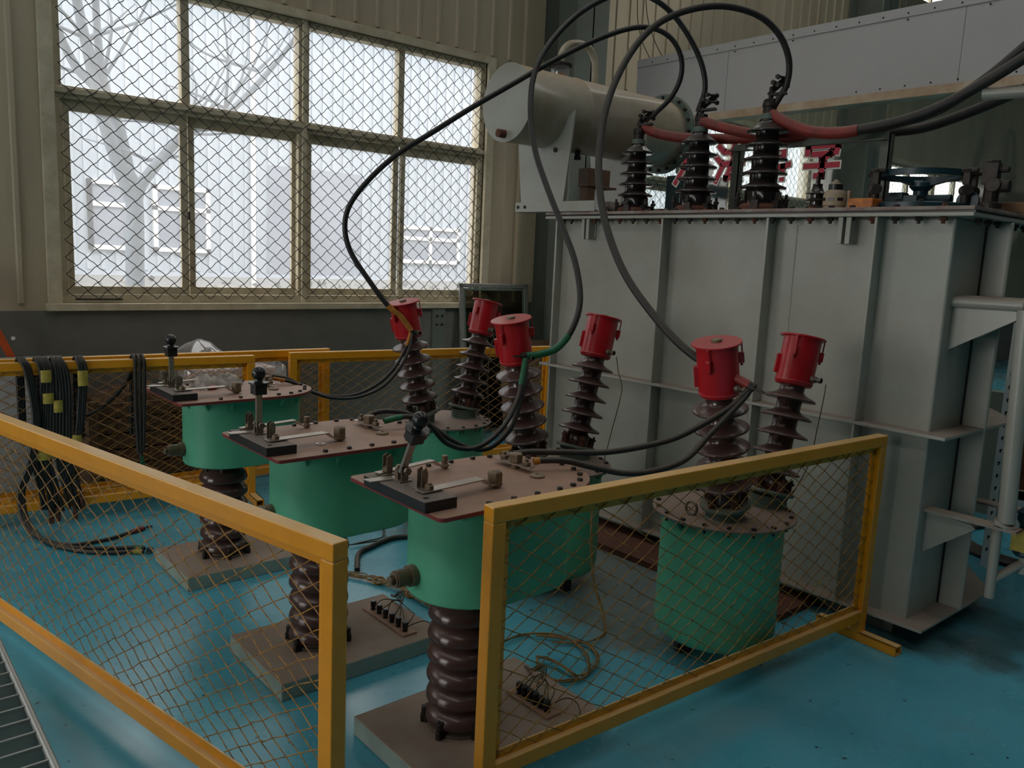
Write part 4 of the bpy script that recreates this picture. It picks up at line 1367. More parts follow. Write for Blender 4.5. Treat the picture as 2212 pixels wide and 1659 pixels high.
PATHS = {
 'a': [(2.691, 4.054, 1.239), (2.633, 4.085, 1.325), (2.569, 4.122, 1.383), (2.48, 4.176, 1.514), (2.385, 4.241, 1.683), (2.357, 4.265, 1.827), (2.382, 4.248, 1.959), (2.469, 4.18, 2.107), (2.593, 4.087, 2.252), (2.762, 3.967, 2.392), (2.937, 3.857, 2.534), (3.144, 3.742, 2.686), (3.339, 3.649, 2.824), (3.542, 3.558, 2.952), (3.753, 3.467, 3.056), (3.899, 3.399, 3.085), (4.014, 3.34, 3.046), (4.087, 3.308, 2.949), (4.114, 3.315, 2.833), (4.1, 3.367, 2.715), (4.055, 3.459, 2.613)],
 'b': [(2.568, 2.876, 1.237), (2.628, 2.85, 1.244), (2.717, 2.817, 1.278), (2.805, 2.809, 1.376), (2.869, 2.836, 1.511), (2.899, 2.917, 1.69), (2.9, 3.021, 1.861), (2.895, 3.145, 2.059), (2.899, 3.255, 2.25), (2.932, 3.344, 2.461), (2.996, 3.4, 2.666), (3.102, 3.408, 2.84), (3.249, 3.382, 3.001), (3.405, 3.332, 3.117), (3.557, 3.269, 3.183), (3.684, 3.201, 3.159), (3.792, 3.141, 3.088), (3.892, 3.086, 2.967), (3.964, 3.049, 2.837), (3.997, 3.038, 2.713), (3.989, 3.061, 2.606)],
 'c': [(2.754, 1.771, 1.246), (2.74, 1.823, 1.266), (2.713, 1.916, 1.295), (2.681, 2.06, 1.375), (2.662, 2.215, 1.501), (2.655, 2.37, 1.656), (2.678, 2.51, 1.849), (2.728, 2.619, 2.047), (2.807, 2.703, 2.255), (2.918, 2.764, 2.474), (3.066, 2.792, 2.687), (3.218, 2.784, 2.844), (3.395, 2.74, 2.947), (3.598, 2.669, 3.002), (3.789, 2.59, 2.987), (3.918, 2.535, 2.911), (3.997, 2.511, 2.795), (4.022, 2.524, 2.679), (4.012, 2.564, 2.594)],
 'p3a': [(2.691, 4.054, 1.233), (2.642, 4.034, 1.137), (2.562, 4.026, 1.024), (2.458, 4.041, 0.932), (2.329, 4.08, 0.873), (2.2, 4.132, 0.869), (2.09, 4.181, 0.904), (1.998, 4.223, 0.965), (1.913, 4.259, 0.985)],
 'p3b': [(2.697, 4.047, 1.228), (2.654, 4.014, 1.131), (2.575, 3.996, 1.022), (2.464, 4.0, 0.922), (2.323, 4.034, 0.867), (2.181, 4.08, 0.868), (2.068, 4.12, 0.91), (1.978, 4.152, 0.96), (1.884, 4.183, 0.982)],
 'p2a': [(2.564, 2.878, 1.228), (2.519, 2.843, 1.14), (2.466, 2.808, 1.045), (2.38, 2.786, 0.941), (2.276, 2.788, 0.865), (2.182, 2.808, 0.84), (2.08, 2.833, 0.875), (2.001, 2.86, 0.962), (1.911, 2.886, 1.0), (1.811, 2.915, 0.985)],
 'p2b': [(2.569, 2.873, 1.229), (2.534, 2.839, 1.128), (2.489, 2.814, 1.029), (2.419, 2.795, 0.913), (2.324, 2.809, 0.834), (2.242, 2.842, 0.826), (2.146, 2.887, 0.871), (2.05, 2.931, 0.945), (1.966, 2.969, 0.992), (1.869, 3.011, 1.006), (1.805, 3.046, 0.985)],
 'p1a': [(2.756, 1.768, 1.236), (2.733, 1.775, 1.214), (2.666, 1.799, 1.155), (2.506, 1.871, 1.06), (2.388, 1.931, 1.019), (2.227, 2.018, 0.99), (2.07, 2.109, 0.99), (1.981, 2.165, 0.99), (1.923, 2.2, 0.982)],
 'p1b': [(2.759, 1.765, 1.236), (2.722, 1.77, 1.194), (2.581, 1.801, 1.073), (2.461, 1.828, 0.973), (2.333, 1.877, 0.935), (2.233, 1.922, 0.93), (2.138, 1.969, 0.95), (2.029, 2.024, 0.98), (1.945, 2.063, 0.985), (1.915, 2.077, 0.982)],
 'lv1': [(4.019, 3.504, 2.537), (4.045, 3.411, 2.496), (4.093, 3.267, 2.466), (4.176, 3.021, 2.449), (4.258, 2.759, 2.445), (4.32, 2.532, 2.443), (4.378, 2.29, 2.437), (4.416, 2.106, 2.446), (4.442, 1.952, 2.46), (4.463, 1.745, 2.522), (4.469, 1.526, 2.603), (4.456, 1.309, 2.68), (4.44, 0.9, 2.9), (4.42, 0.4, 3.4)],
 'lv2': [(3.991, 3.042, 2.527), (4.03, 2.921, 2.488), (4.078, 2.764, 2.448), (4.127, 2.618, 2.44), (4.18, 2.451, 2.44), (4.234, 2.269, 2.44), (4.293, 2.053, 2.465), (4.336, 1.849, 2.525), (4.353, 1.658, 2.647), (4.347, 1.508, 2.765), (4.315, 1.303, 2.927), (4.28, 0.95, 3.3), (4.26, 0.6, 3.8)],
 'lv3': [(3.993, 2.587, 2.524), (4.009, 2.494, 2.47), (4.035, 2.369, 2.42), (4.07, 2.231, 2.405), (4.102, 2.102, 2.42), (4.139, 1.936, 2.45), (4.166, 1.778, 2.502), (4.179, 1.608, 2.587), (4.177, 1.443, 2.679), (4.153, 1.243, 2.795), (4.13, 0.9, 3.1), (4.1, 0.5, 3.6)],
}
G1 = 'thick feeder cables looping up to the transformer'
cable('feeder_cable', 'thick black cable crossing in front of the drum, ochre tape at its lower end', PATHS['a'], 0.0155, m_cable, G1,
      sleeves=(('tape_wrap', 0.0, 0.10, 0.0175, m_orange_tape),), lugs=(('cable_lug', 1, m_bolt), ('cable_lug', 0, m_bolt)))
cable('feeder_cable', 'thick black cable arching highest, passing out of the picture top, green tape below', PATHS['b'], 0.0155, m_cable, G1,
      sleeves=(('tape_wrap', 0.0, 0.13, 0.018, m_green_tape),), lugs=(('cable_lug', 1, m_bolt), ('cable_lug', 0, m_bolt)))
cable('feeder_cable', 'thick dusty cable making the wide rightmost arch, red tape at its lower end', PATHS['c'], 0.0165, m_cablegrey, G1,
      sleeves=(('tape_wrap', 0.0, 0.12, 0.018, m_red_tape),), lugs=(('cable_lug', 1, m_bolt), ('cable_lug', 0, m_bolt)))
G2 = 'jumper cables from red caps to switch units'
cable('jumper_cable', 'black jumper to the farthest switch unit, upper one of its sagging pair', PATHS['p3a'], 0.0095, m_cable, G2, sleeves=(('tape_wrap', 0.0, 0.10, 0.011, m_orange_tape),))
cable('jumper_cable', 'black jumper to the farthest switch unit, lower one of its sagging pair', PATHS['p3b'], 0.0095, m_cable, G2, sleeves=(('copper_lug', 0.93, 1.0, 0.0105, m_orange_tape),))
cable('jumper_cable', 'black jumper to the middle switch unit, ending in green tape at the near stud', PATHS['p2a'], 0.0115, m_cable, G2, sleeves=(('tape_wrap', 0.0, 0.14, 0.013, m_green_tape), ('tape_wrap', 0.92, 1.0, 0.013, m_green_tape)))
cable('jumper_cable', 'black jumper to the middle switch unit, arching over to the far stud', PATHS['p2b'], 0.0115, m_cable, G2)
cable('jumper_cable', 'dusty jumper to the nearest switch unit, upper one running almost level', PATHS['p1a'], 0.0115, m_cablegrey, G2)
cable('jumper_cable', 'dusty jumper to the nearest switch unit, lower one dipping to a copper end', PATHS['p1b'], 0.0115, m_cablegrey, G2, sleeves=(('copper_lug', 0.93, 1.0, 0.013, m_orange_tape),))
G3 = 'heavy cables leaving the black bushings to the upper right'
for key, f1, lab in (('lv1', 0.42, 'heavy cable with red sleeve from the leftmost black bushing, lowest at right'),
                     ('lv2', 0.36, 'heavy cable with red sleeve from the middle black bushing'),
                     ('lv3', 0.34, 'heavy cable with red sleeve from the rightmost black bushing, nearest at right')):
    cable('supply_cable', lab, PATHS[key], 0.026, m_cablegrey, G3, sleeves=(('red_sleeve', 0.0, f1, 0.030, m_redsleeve),))
G4 = 'thin earth wires at the rear bushings'
for pts, lab in (([(3.295, 4.0, 1.21), (3.261, 4.005, 1.09), (3.25, 4.0, 0.912), (3.25, 3.985, 0.764), (3.25, 3.975, 0.662)], 'thin wire hanging from the rear red cap of the farthest tank'),
                 ([(3.157, 2.83, 1.21), (3.165, 2.82, 1.135), (3.18, 2.80, 1.05), (3.17, 2.81, 0.938), (3.155, 2.83, 0.812), (3.10, 2.82, 0.662)], 'thin wire hanging from the rear red cap of the middle tank'),
                 ([(3.31, 1.75, 1.215), (3.302, 1.75, 1.149), (3.29, 1.76, 1.003), (3.281, 1.77, 0.877), (3.24, 1.80, 0.75), (3.18, 1.83, 0.662)], 'thin wire hanging from the rear red cap of the nearest tank')):
    cable('earth_wire', lab, pts, 0.0024, m_wire, G4, cat='wire')

# ------------------------------------------------------------------ loose wiring on the floor and slabs
def harness(name, label, paths, r, mt, cat='wires', spread=0.006, n=4, seed=1):
    rr_ = random.Random(seed)
    mb = MB()
    for p in paths:
        for k in range(n):
            q = [Vector(v) + Vector((rr_.uniform(-spread, spread), rr_.uniform(-spread, spread), rr_.uniform(0, spread))) for v in p]
            mb.tube(spline(q, 6), r, 7)
    o = obj(name, mb, mt, smooth=60)
    return tag(o, label, cat)


h1 = harness('wire_coil', 'coil of yellowish thin wires on the blue floor behind the right fence', [
    [(1.98, 2.44, 0.012), (2.1, 2.53, 0.012), (2.24, 2.546, 0.012), (2.338, 2.549, 0.012), (2.43, 2.494, 0.012), (2.476, 2.391, 0.012), (2.447, 2.269, 0.012), (2.38, 2.168, 0.012), (2.299, 2.123, 0.012), (2.231, 2.127, 0.012), (2.182, 2.171, 0.012), (2.186, 2.259, 0.012), (2.218, 2.323, 0.015), (2.245, 2.338, 0.02), (2.266, 2.288, 0.02), (2.271, 2.223, 0.02), (2.265, 2.148, 0.02)],
    [(2.265, 2.148, 0.014), (2.31, 2.135, 0.014), (2.40, 2.158, 0.014), (2.48, 2.228, 0.014), (2.50, 2.323, 0.014), (2.45, 2.42, 0.014), (2.38, 2.5, 0.014)]],
    0.0035, m_ochrewire, n=3, spread=0.008)
h2 = harness('wire_lead', 'dark twisted wire lead running from the floor coil towards the transformer foot', [
    [(2.40, 2.42, 0.012), (2.512, 2.338, 0.012), (2.623, 2.33, 0.012), (2.72, 2.40, 0.012), (2.80, 2.50, 0.03), (2.80, 2.56, 0.15), (2.80, 2.60, 0.35), (2.84, 2.64, 0.5)]],
    0.0026, m_ochrewire, n=3, spread=0.008, seed=4)
h3 = harness('wire_bundle', 'flat ochre bundle of tied wires on the floor by the middle slab', [
    [(1.95, 3.72, 0.012), (2.068, 3.546, 0.012), (2.10, 3.474, 0.012), (2.13, 3.403, 0.012), (2.15, 3.333, 0.014), (2.166, 3.236, 0.014), (2.167, 3.134, 0.012), (2.171, 2.98, 0.012)]],
    0.0032, m_ochrewire, n=9, spread=0.02, seed=2)
for p in ((2.12, 3.43, 0.018), (2.165, 3.2, 0.018)):
    mb = MB().tube([(p[0] + 0.032 * math.cos(a), p[1] + 0.012 * math.sin(a), p[2] + 0.014 * math.sin(a)) for a in [2 * PI * i / 12 for i in range(13)]], 0.005, 6)
    obj('tie', mb, m_orange_tape, h3)
o = cable('floor_cable', 'thick black cable curving over the floor between middle unit and middle tank', [(2.1, 3.62, 0.016), (2.227, 3.823, 0.016), (2.336, 3.882, 0.016), (2.494, 3.936, 0.016), (2.584, 3.925, 0.016), (2.727, 3.841, 0.016), (2.852, 3.73, 0.016)], 0.015, m_cable)
harness('wire_pair', 'pair of thin dark wires dropping to the floor beside the curving black cable', [
    [(2.254, 3.96, 0.012), (2.353, 3.96, 0.012), (2.471, 3.97, 0.012), (2.52, 4.04, 0.015), (2.53, 4.08, 0.1), (2.56, 4.1, 0.2)]], 0.004, m_wire, n=2, spread=0.01, seed=5)
for root, dx, ys, labs, seed in ((u2, 1.52 + 0.335, [2.93 - 0.155 + 0.053 * i for i in range(6)], 'tangle of thin wires clipped to the six posts on the middle slab', 3),
                                 (u1, 1.633 + 0.292, [2.09 - 0.143 + 0.031 * i for i in range(6)], 'tangle of thin wires clipped to the six posts on the nearest slab', 6)):
    mb = MB()
    r9 = random.Random(seed)
    hubp = Vector((dx + 0.09, ys[3] + 0.03, 0.12))
    for y_ in ys:
        e = Vector((dx, y_, 0.092))
        mid = (e + hubp) / 2 + Vector((r9.uniform(-.01, .03), r9.uniform(-.02, .02), r9.uniform(0.0, 0.04)))
        mb.tube(spline([e, mid, hubp + Vector((r9.uniform(-.008, .008), r9.uniform(-.008, .008), 0))], 7), 0.0026, 6)
    top = hubp + Vector((0.04, 0.10, -0.045))
    for k in range(4):
        j = Vector((r9.uniform(-.01, .01), r9.uniform(-.012, .012), r9.uniform(-.004, .004)))
        mb.tube(spline([hubp + j, hubp + Vector((0.03, 0.03, 0.03)) + j, top + Vector((0, 0, 0.02)) + j, top + Vector((0.03, 0.08, -0.005)) + j * 0.4], 6), 0.0026, 6)
    e = Vector((dx, ys[0], 0.095))
    mb.tube(spline([e, e + Vector((0.08, -0.01, 0.01)), e + Vector((0.11, -0.04, -0.005)), e + Vector((0.085, -0.085, -0.02))], 6), 0.0026, 6)
    mb.tube(spline([e, e + Vector((0.06, 0.03, 0.03)), e + Vector((0.08, 0.08, 0.02)), hubp], 6), 0.0026, 6)
    tag(obj('post_wiring', mb, m_wire, smooth=60), labs, 'wires')

# ------------------------------------------------------------------ leads hung over the back fence
def fy(x):                       # line of the back left fence
    return 5.391 - 0.1063 * (x + 0.02)


def hung(label, paths, r, tapes=(), ends=(), seed=1, back=0.5, name='cable_bundle', mt=None):
    mt = mt or m_cable
    rr_ = random.Random(seed)
    first = True
    root = None
    for p in paths:
        q = []
        for (x_, z_) in p:
            y_ = fy(x_) - 0.025 - r - 0.004
            q.append(Vector((x_, y_, z_)))
        top = q[0]
        over = [Vector((top.x + rr_.uniform(-.02, .02), fy(top.x) + 0.03 + r, back)), Vector((top.x, fy(top.x) + 0.03 + r, 0.93)),
                Vector((top.x, fy(top.x) + 0.02, 0.983 + r)), Vector((top.x, fy(top.x) - 0.018, 0.983 + r))]
        P = spline(over + q[1:] if q[0].z > 0.97 else over + q, 7)
        m_ = MB().tube(P, r, 9)
        if first:
            root = thing(name, label, 'cable', (top.x, fy(top.x), 0), 0, 'leads hung over the back fence')
            first = False
        wobj('strand', m_, mt, root, smooth=60)
    for (x_, z_, w_, h_) in tapes:
        y_ = fy(x_) - 0.025 - r
        mb = MB().lathe([(w_, -h_), (w_, h_)], 14, Matrix.Translation((x_, y_ - 0.006, z_)) @ Matrix.Diagonal((1, 0.7, 1, 1)))
        wobj('tape_band', mb, m_yellow_tape, root, smooth=60)
    for (x_, z_, ms) in ends:
        y_ = fy(x_) - 0.04
        mb = MB().cyl((x_, y_, z_ + 0.04), (x_ + 0.006, y_, z_), 0.011, 10).box(x_ - 0.008, x_ + 0.02, y_ - 0.003, y_ + 0.003, z_ - 0.045, z_)
        wobj('lug', mb, ms, root)
    return root


def fan(p, n, d0, d1, seed):
    r9 = random.Random(seed)
    out = []
    for k in range(n):
        f = k / max(1, n - 1) - 0.5
        out.append([(x_ + f * (d0 + (d1 - d0) * i / (len(p) - 1)) + r9.uniform(-.004, .004), z_ + (r9.uniform(-.03, .03) if i == len(p) - 1 else 0)) for i, (x_, z_) in enumerate(p)])
    return out


hung('second from left bundle of black leads on the back fence, with two yellow bands',
     fan([(0.97, 0.99), (0.985, 0.93), (0.99, 0.8), (0.975, 0.55), (0.945, 0.4), (0.975, 0.22), (0.99, 0.09)], 6, 0.05, 0.10, 1), 0.0095,
     tapes=((0.985, 0.90, 0.03, 0.035), (0.992, 0.77, 0.03, 0.03), (0.955, 0.44, 0.045, 0.03)), ends=((0.975, 0.06, m_rust), (1.01, 0.07, m_rust)), seed=1)
hung('bundle of black leads on the back fence between the two-banded and the slim bundle',
     fan([(1.045, 1.0), (1.06, 0.93), (1.07, 0.8), (1.065, 0.6), (1.055, 0.4), (1.085, 0.25), (1.115, 0.1)], 5, 0.05, 0.08, 2), 0.0095,
     tapes=((1.04, 0.72, 0.026, 0.035),), ends=((1.1, 0.07, m_rust), (1.14, 0.12, m_rust)), seed=2)
hung('slim bundle of black leads on the back fence with yellow bands at top and bottom',
     fan([(1.165, 1.0), (1.172, 0.93), (1.165, 0.75), (1.14, 0.54), (1.11, 0.41), (1.075, 0.30)], 4, 0.035, 0.02, 3), 0.0095,
     tapes=((1.172, 0.88, 0.028, 0.045), (1.13, 0.50, 0.026, 0.04)), seed=3)
hung('three straight thick loops on the back fence, right of all other hung leads',
     [[(1.455, 1.0), (1.457, 0.93), (1.455, 0.65), (1.462, 0.4)], [(1.48, 1.0), (1.483, 0.93), (1.478, 0.65), (1.475, 0.35)], [(1.505, 1.0), (1.508, 0.93), (1.502, 0.65), (1.49, 0.41)]],
     0.0105, ends=((1.478, 0.34, m_green_tape),), seed=4, mt=m_cablegrey, name='cable_loops')
# lead with three tails that runs down on to the floor
root = thing('three_tail_lead', 'leftmost black lead on the back fence, its three coloured tails spread on the floor', 'cable', (0.87, 5.29, 0), 0, 'leads hung over the back fence')
top3 = [(0.87, fy(.87) + 0.04, 0.5), (0.87, fy(.87) + 0.04, 0.93), (0.87, fy(.87) + 0.02, 0.993), (0.875, fy(.87) - 0.02, 0.993), (0.90, fy(.9) - 0.04, 0.92), (0.925, 5.24, 0.66), (0.885, 5.22, 0.40), (0.83, 5.22, 0.25), (0.83, 5.17, 0.1), (0.86, 5.08, 0.03)]
for k, (p, ms) in enumerate((([(0.915, 4.93, 0.013), (0.985, 4.826, 0.013), (1.073, 4.803, 0.013), (1.195, 4.813, 0.013), (1.321, 4.862, 0.013), (1.40, 4.89, 0.013)], m_red_tape),
                             ([(0.91, 4.91, 0.013), (0.977, 4.788, 0.013), (1.074, 4.707, 0.013), (1.174, 4.64, 0.013), (1.258, 4.594, 0.013), (1.30, 4.55, 0.013)], m_green_tape),
                             ([(0.90, 4.90, 0.013), (0.965, 4.765, 0.013), (1.055, 4.645, 0.013), (1.15, 4.57, 0.013), (1.235, 4.535, 0.013), (1.28, 4.50, 0.013)], m_yellow_tape))):
    P = spline([(a + 0.012 * (k - 1), b_, c_) for a, b_, c_ in top3] + p, 7)
    wobj('strand', MB().tube(P, 0.0105, 9), m_cable, root, smooth=60)
    wobj('tape_band', MB().tube(P[-8:-1], 0.014, 9), ms, root, smooth=60)
    d = (P[-1] - P[-4]).normalized()
    mb = MB().tube([P[-1] + d * (0.03 + 0.016 * math.cos(a)) + Vector((-d.y, d.x, 0)) * 0.016 * math.sin(a) for a in [2 * PI * i / 14 for i in range(15)]], 0.004, 6)
    wobj('lug', mb, m_bolt, root)
cable('swag_cable', 'black cable sagging left from the three thick loops behind the back fence', [(1.47, 5.28, 0.93), (1.43, 5.275, 0.84), (1.36, 5.28, 0.75), (1.27, 5.285, 0.67), (1.17, 5.30, 0.63), (1.10, 5.40, 0.62)], 0.013, m_cable, 'leads hung over the back fence')

# ------------------------------------------------------------------ things along the back wall
t = thing('wooden_crate', 'dark brown wooden crate full of packing fibre behind the hung leads', 'crate', (1.62, 5.82, 0))
mb = MB()
for k in range(6):
    z_ = 0.02 + k * 0.105
    mb.box(-0.34, 0.34, -0.2, -0.178, z_, z_ + 0.092).box(-0.34, 0.34, 0.178, 0.2, z_, z_ + 0.092)
    mb.box(-0.34, -0.318, -0.178, 0.178, z_, z_ + 0.092).box(0.318, 0.34, -0.178, 0.178, z_, z_ + 0.092)
for sx in (-1, 1):
    mb.box(sx * 0.31 - 0.03, sx * 0.31 + 0.03, -0.222, -0.2, 0, 0.66)
obj('crate_boards', mb, m_wood, t)
rf = random.Random(9)
mb = MB()
nx, ny = 26, 14
for i in range(nx + 1):
    for j in range(ny + 1):
        u_, v_ = i / nx, j / ny
        h_ = 0.52 + 0.22 * math.sin(PI * u_) ** 0.6 * math.sin(PI * v_) ** 0.6 + rf.uniform(-.025, .025)
        mb.v.append((-0.315 + 0.63 * u_, -0.175 + 0.35 * v_, h_))
for i in range(nx):
    for j in range(ny):
        a = i * (ny + 1) + j
        mb.f.append((a, a + ny + 1, a + ny + 2, a + 1))
obj('packing_fibre', mb, mat('coir_fibre', (92, 66, 42), 0.95, var=0.3, scale=30, second=(46, 34, 24), bump=0.8), t, smooth=60)
o = obj('sheet_panel', MB().box(-0.35, 0.42, -0.006, 0.006, 0, 0.93), mat('plain_grey_sheet', (168, 170, 170), 0.5), loc=(0.80, 5.86, 0))
o.rotation_euler = (math.radians(-8), 0, 0)
tag(o, 'plain grey sheet leaning on the wall behind the leftmost hung leads', 'sheet')
o = obj('packing_case', MB().box(1.99, 2.56, 5.62, 6.05, 0, 0.82), mat('pale_pink_case', (188, 172, 166), 0.8, var=0.05), bevel=0.008)
tag(o, 'pale pinkish packing case under clear film behind the back fence', 'case')
mb = MB()
nx, ny = 34, 20
for i in range(nx + 1):
    for j in range(ny + 1):
        u_, v_ = i / nx, j / ny
        z_ = 0.835 + 0.17 * math.exp(-((u_ - 0.27) / 0.24) ** 2) * math.sin(PI * v_) ** 0.6
        z_ += 0.012 * math.sin(11 * u_ + 3 * v_) * math.sin(7 * v_ + 2) + 0.008 * abs(math.sin(23 * u_ - 9 * v_))
        if i in (0, nx) or j in (0, ny):
            z_ = 0.62
        mb.v.append((1.86 + 0.78 * u_, 5.57 + 0.54 * v_ + 0.01 * math.sin(19 * u_), z_))
for i in range(nx):
    for j in range(ny):
        a = i * (ny + 1) + j
        mb.f.append((a, a + ny + 1, a + ny + 2, a + 1))
o = obj('plastic_film', mb, m_film, smooth=70)
tag(o, 'crumpled clear plastic film heaped over the pale packing case', 'plastic sheet')
o = obj('orange_bar', MB().beam((0.70, 6.10, 1.50), (1.32, 6.02, 0.02), 0.045, 0.045), m_orange)
tag(o, 'orange steel bar leaning on the grey wall at the left edge', 'bar')
t = thing('window_screen', 'spare aluminium window screen leaning on the wall below the window corner', 'window screen', (5.0, 5.99, 0))
t.rotation_euler = (math.radians(-6), 0, math.radians(-3))
mb = MB().box(-0.40, 0.42, -0.012, 0.012, 1.40, 1.44).box(-0.40, 0.42, -0.012, 0.012, 0, 0.04).box(-0.40, -0.355, -0.012, 0.012, 0, 1.44).box(0.375, 0.42, -0.012, 0.012, 0, 1.44)
obj('frame', mb, m_alu, t, bevel=0.003)
obj('inner_frame', MB().box(-0.35, 0.37, -0.008, 0.008, 1.375, 1.395).box(-0.355, -0.335, -0.008, 0.008, 0.04, 1.395).box(0.355, 0.375, -0.008, 0.008, 0.04, 1.395), m_ring, t)
obj('screen', MB().box(-0.35, 0.37, -0.001, 0.001, 0.04, 1.39), glass_mat('fly_screen', 0.0, tint=(0.6, 0.58, 0.54), gloss=0.04), t)
o = obj('cardboard_sheet', MB().box(-0.42, 0.42, -0.004, 0.004, 0, 0.93), m_card, loc=(5.23, 5.62, 0.0))
o.rotation_euler = (math.radians(-9), 0, math.radians(-2))
tag(o, 'brown cardboard sheet standing in front of the leaning window screen', 'cardboard')

# ------------------------------------------------------------------ right hand side
t = thing('slotted_shelving', 'white slotted angle shelving behind the transformer end', 'shelving', (5.2, 1.3, 0))
SH = [(0, 0.36), (0.5, 0.36), (0, -0.6), (0.5, -0.6)]
for sx, sy in SH:
    mb = MB().box(sx - 0.002, sx + 0.002, sy - 0.045, sy, 0.0, 1.58).box(sx, sx + 0.04, sy - 0.002, sy + 0.002, 0.0, 1.58)
    up_ = obj('upright', mb, m_white, t)
    if sx == 0:
        mb = MB()
        z_ = 0.1
        while z_ < 1.5:
            mb.box(-0.0025, -0.0018, sy - 0.026, sy - 0.018, z_, z_ + 0.022).box(-0.0025, -0.0018, sy - 0.031, sy - 0.026, z_ + 0.013, z_ + 0.022)
            z_ += 0.075
        obj('slots', mb, m_black, up_)
for z_ in (0.45, 0.97, 1.5):
    obj('shelf', MB().box(0, 0.5, -0.6, 0.36, z_, z_ + 0.05).box(0, 0.012, -0.6, 0.36, z_ - 0.0, z_ + 0.05), m_white, t)
o = thing('storage_bin', 'blue plastic bin standing on the middle white shelf', 'bin', (5.30, 1.47, 1.02))
mb = MB()
mb.box(-0.08, 0.08, -0.12, 0.12, 0, 0.006).box(-0.08, -0.074, -0.12, 0.12, 0, 0.13).box(0.074, 0.08, -0.12, 0.12, 0, 0.13).box(-0.08, 0.08, -0.12, -0.114, 0, 0.13).box(-0.08, 0.08, 0.114, 0.12, 0, 0.13)
obj('bin_body', mb, m_blue, o)
mb = MB().tube(spline([(-0.05, -0.05, 0.03), (-0.08, 0.02, 0.14), (-0.085, 0.05, 0.05)], 6), 0.004, 6).box(-0.06, 0.06, -0.1, 0.1, 0.06, 0.125)
obj('bin_content', mb, m_black, o)
o = obj('carton', MB().box(5.24, 5.5, 1.50, 1.63, 0.50, 0.86), mat('rust_carton', (128, 76, 48), 0.8), bevel=0.004)
tag(o, 'rust brown carton on the lower white shelf', 'box')
o = obj('dark_case', MB().box(5.22, 5.6, 1.25, 1.6, 1.55, 1.78), m_teal, bevel=0.006)
tag(o, 'dark instrument case on the top white shelf', 'case')
t = thing('pipe_valve', 'dark valve with a yellow tag on the lower pipe at the right edge', 'valve', (3.98, 1.1, 0.50))
obj('valve_body', MB().lathe([(0.04, 0), (0.05, 0.01), (0.05, 0.06), (0.036, 0.08), (0.036, 0.14), (0.05, 0.16), (0.05, 0.2), (0.03, 0.22)], 20), m_teal, t, smooth=40)
obj('paper_tag', MB().box(-0.062, -0.058, -0.045, 0.045, 0.03, 0.13), m_yellow_tape, t)
t = thing('cable_coil', 'coil of thick black cable lying on the blue floor at the right edge', 'cable', (5.85, 1.55, 0))
for k in range(4):
    P = [((0.42 + 0.035 * k) * math.cos(a), (0.42 + 0.035 * k) * math.sin(a), 0.017 + 0.004 * math.sin(3 * a + k)) for a in [2 * PI * i / 40 for i in range(41)]]
    obj('turn', MB().tube(P, 0.016, 8), m_cable, t, smooth=60)
o = thing('cabinet', 'dark teal cabinet with folded grey cloth on top seen through the partition glass', 'cabinet', (7.0, 5.45, 0))
obj('cabinet_body', MB().box(-0.2, 0.3, -0.3, 0.12, 0, 2.6), m_teal, o, bevel=0.01)
obj('folded_cloth', MB().prism([(-0.15, -0.2), (0.2, -0.2), (0.2, 0.08), (-0.15, 0.08)], 2.6, 2.78), m_rag, o, bevel=0.06)

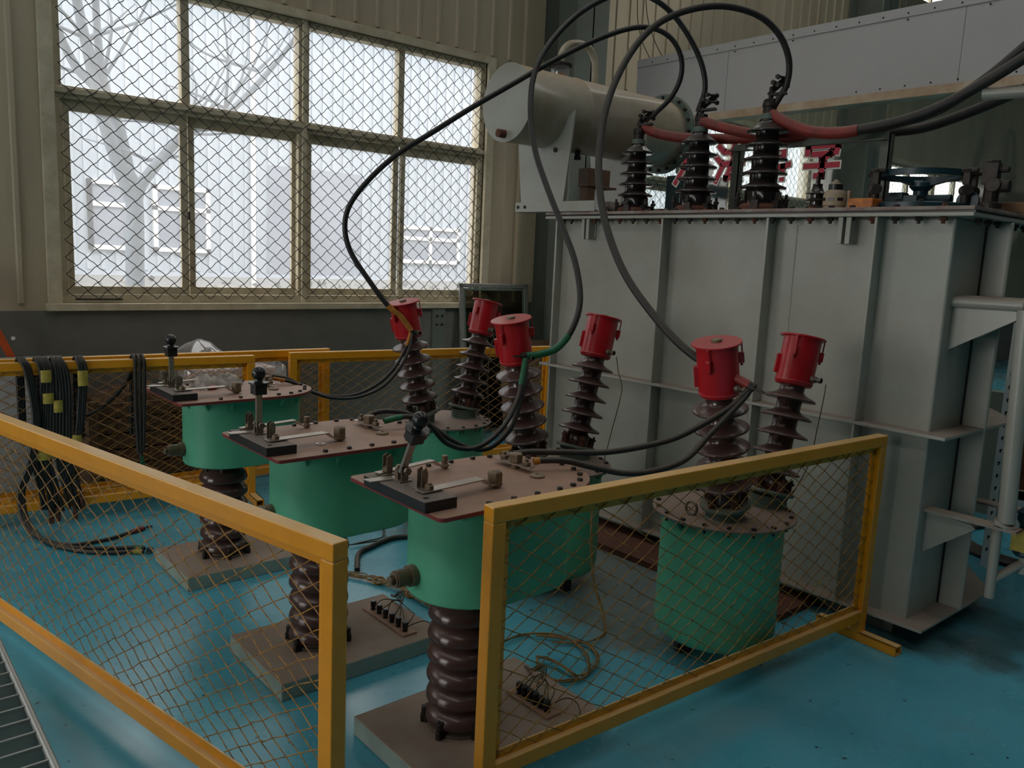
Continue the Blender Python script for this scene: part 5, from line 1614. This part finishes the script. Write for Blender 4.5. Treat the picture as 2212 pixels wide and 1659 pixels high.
# grating step at the lower left
t = thing('grating_step', 'galvanised grating step in the bottom left corner of the picture', 'step', (-0.1, 2.1, 0))
GZ = 0.40
obj('edge_bar', MB().tube([(0.478, -1.2, GZ - 0.004), (0.478, 1.15, GZ - 0.004)], 0.010, 10).box(0.474, 0.482, -1.2, 1.15, GZ - 0.055, GZ - 0.004), m_grate, t, smooth=50)
obj('edge_bar', MB().box(-0.5, -0.494, -1.2, 1.15, GZ - 0.055, GZ), m_grate, t)
y_ = -1.18
while y_ < 1.15:
    mb = MB().box(-0.494, 0.474, y_, y_ + 0.005, GZ - 0.05, GZ)
    bb = obj('bearing_bar', mb, m_gratedark, t)
    obj('bar_edge', MB().box(-0.494, 0.474, y_ - 0.001, y_ + 0.006, GZ - 0.001, GZ + 0.003), m_grate, bb)
    y_ += 0.076
for sx in (-0.47, 0.44):
    for sy in (-1.1, 1.08):
        obj('leg', MB().box(sx - 0.02, sx + 0.02, sy - 0.02, sy + 0.02, 0, GZ - 0.05), m_gratedark, t)

# small loose things on the boards
mb = MB()
rg = random.Random(4)
for i in range(22):
    for j in range(13):
        u_, v_ = i / 21, j / 12
        e_ = math.sin(PI * u_) ** 0.5 * math.sin(PI * v_) ** 0.5
        mb.v.append((-0.12 + 0.24 * u_ + rg.uniform(-.006, .006), -0.05 + 0.1 * v_ + rg.uniform(-.006, .006) + 0.02 * math.sin(6 * u_), e_ * (0.042 + 0.014 * math.sin(9 * u_) + rg.uniform(-.012, .012))))
for i in range(21):
    for j in range(12):
        a = i * 13 + j
        mb.f.append((a, a + 13, a + 14, a + 1))
o = obj('rag', mb, m_rag, smooth=60, loc=(1.60, 4.27, 0.9465))
o.scale = (1.15, 1.2, 1.45)
o.rotation_euler = (0, 0, 0.5)
tag(o, 'crumpled off white rag with a red corner lying on the farthest unit board', 'rag')
obj('red_corner', MB().sphere((-0.075, -0.045, 0.006), 0.022, 12, 8, (1.3, 0.8, 0.4)), m_red, o, smooth=60)
mb = MB().lathe([(0.008, 0.0), (0.019, 0.0), (0.019, 0.003), (0.008, 0.003), (0.008, 0.0)], 24, cap=False)
o = obj('washer', mb, m_tin, smooth=30, loc=(1.461, 2.814, 0.9457))
tag(o, 'loose steel washer lying on the middle unit board', 'washer')
# thin wires hanging from the roof by the column
for k, p in enumerate(([(6.55, 5.9, 5.2), (6.5, 5.86, 4.3), (6.52, 5.8, 3.95), (6.6, 5.7, 3.7)], [(6.6, 5.9, 5.2), (6.56, 5.8, 4.3), (6.62, 5.72, 3.95), (6.7, 5.6, 3.7)])):
    cable('hanging_wire', ('left' if k == 0 else 'right') + ' one of two thin wires hanging beside the column above the header', p, 0.005, m_wire, 'thin wires by the column', cat='wire')
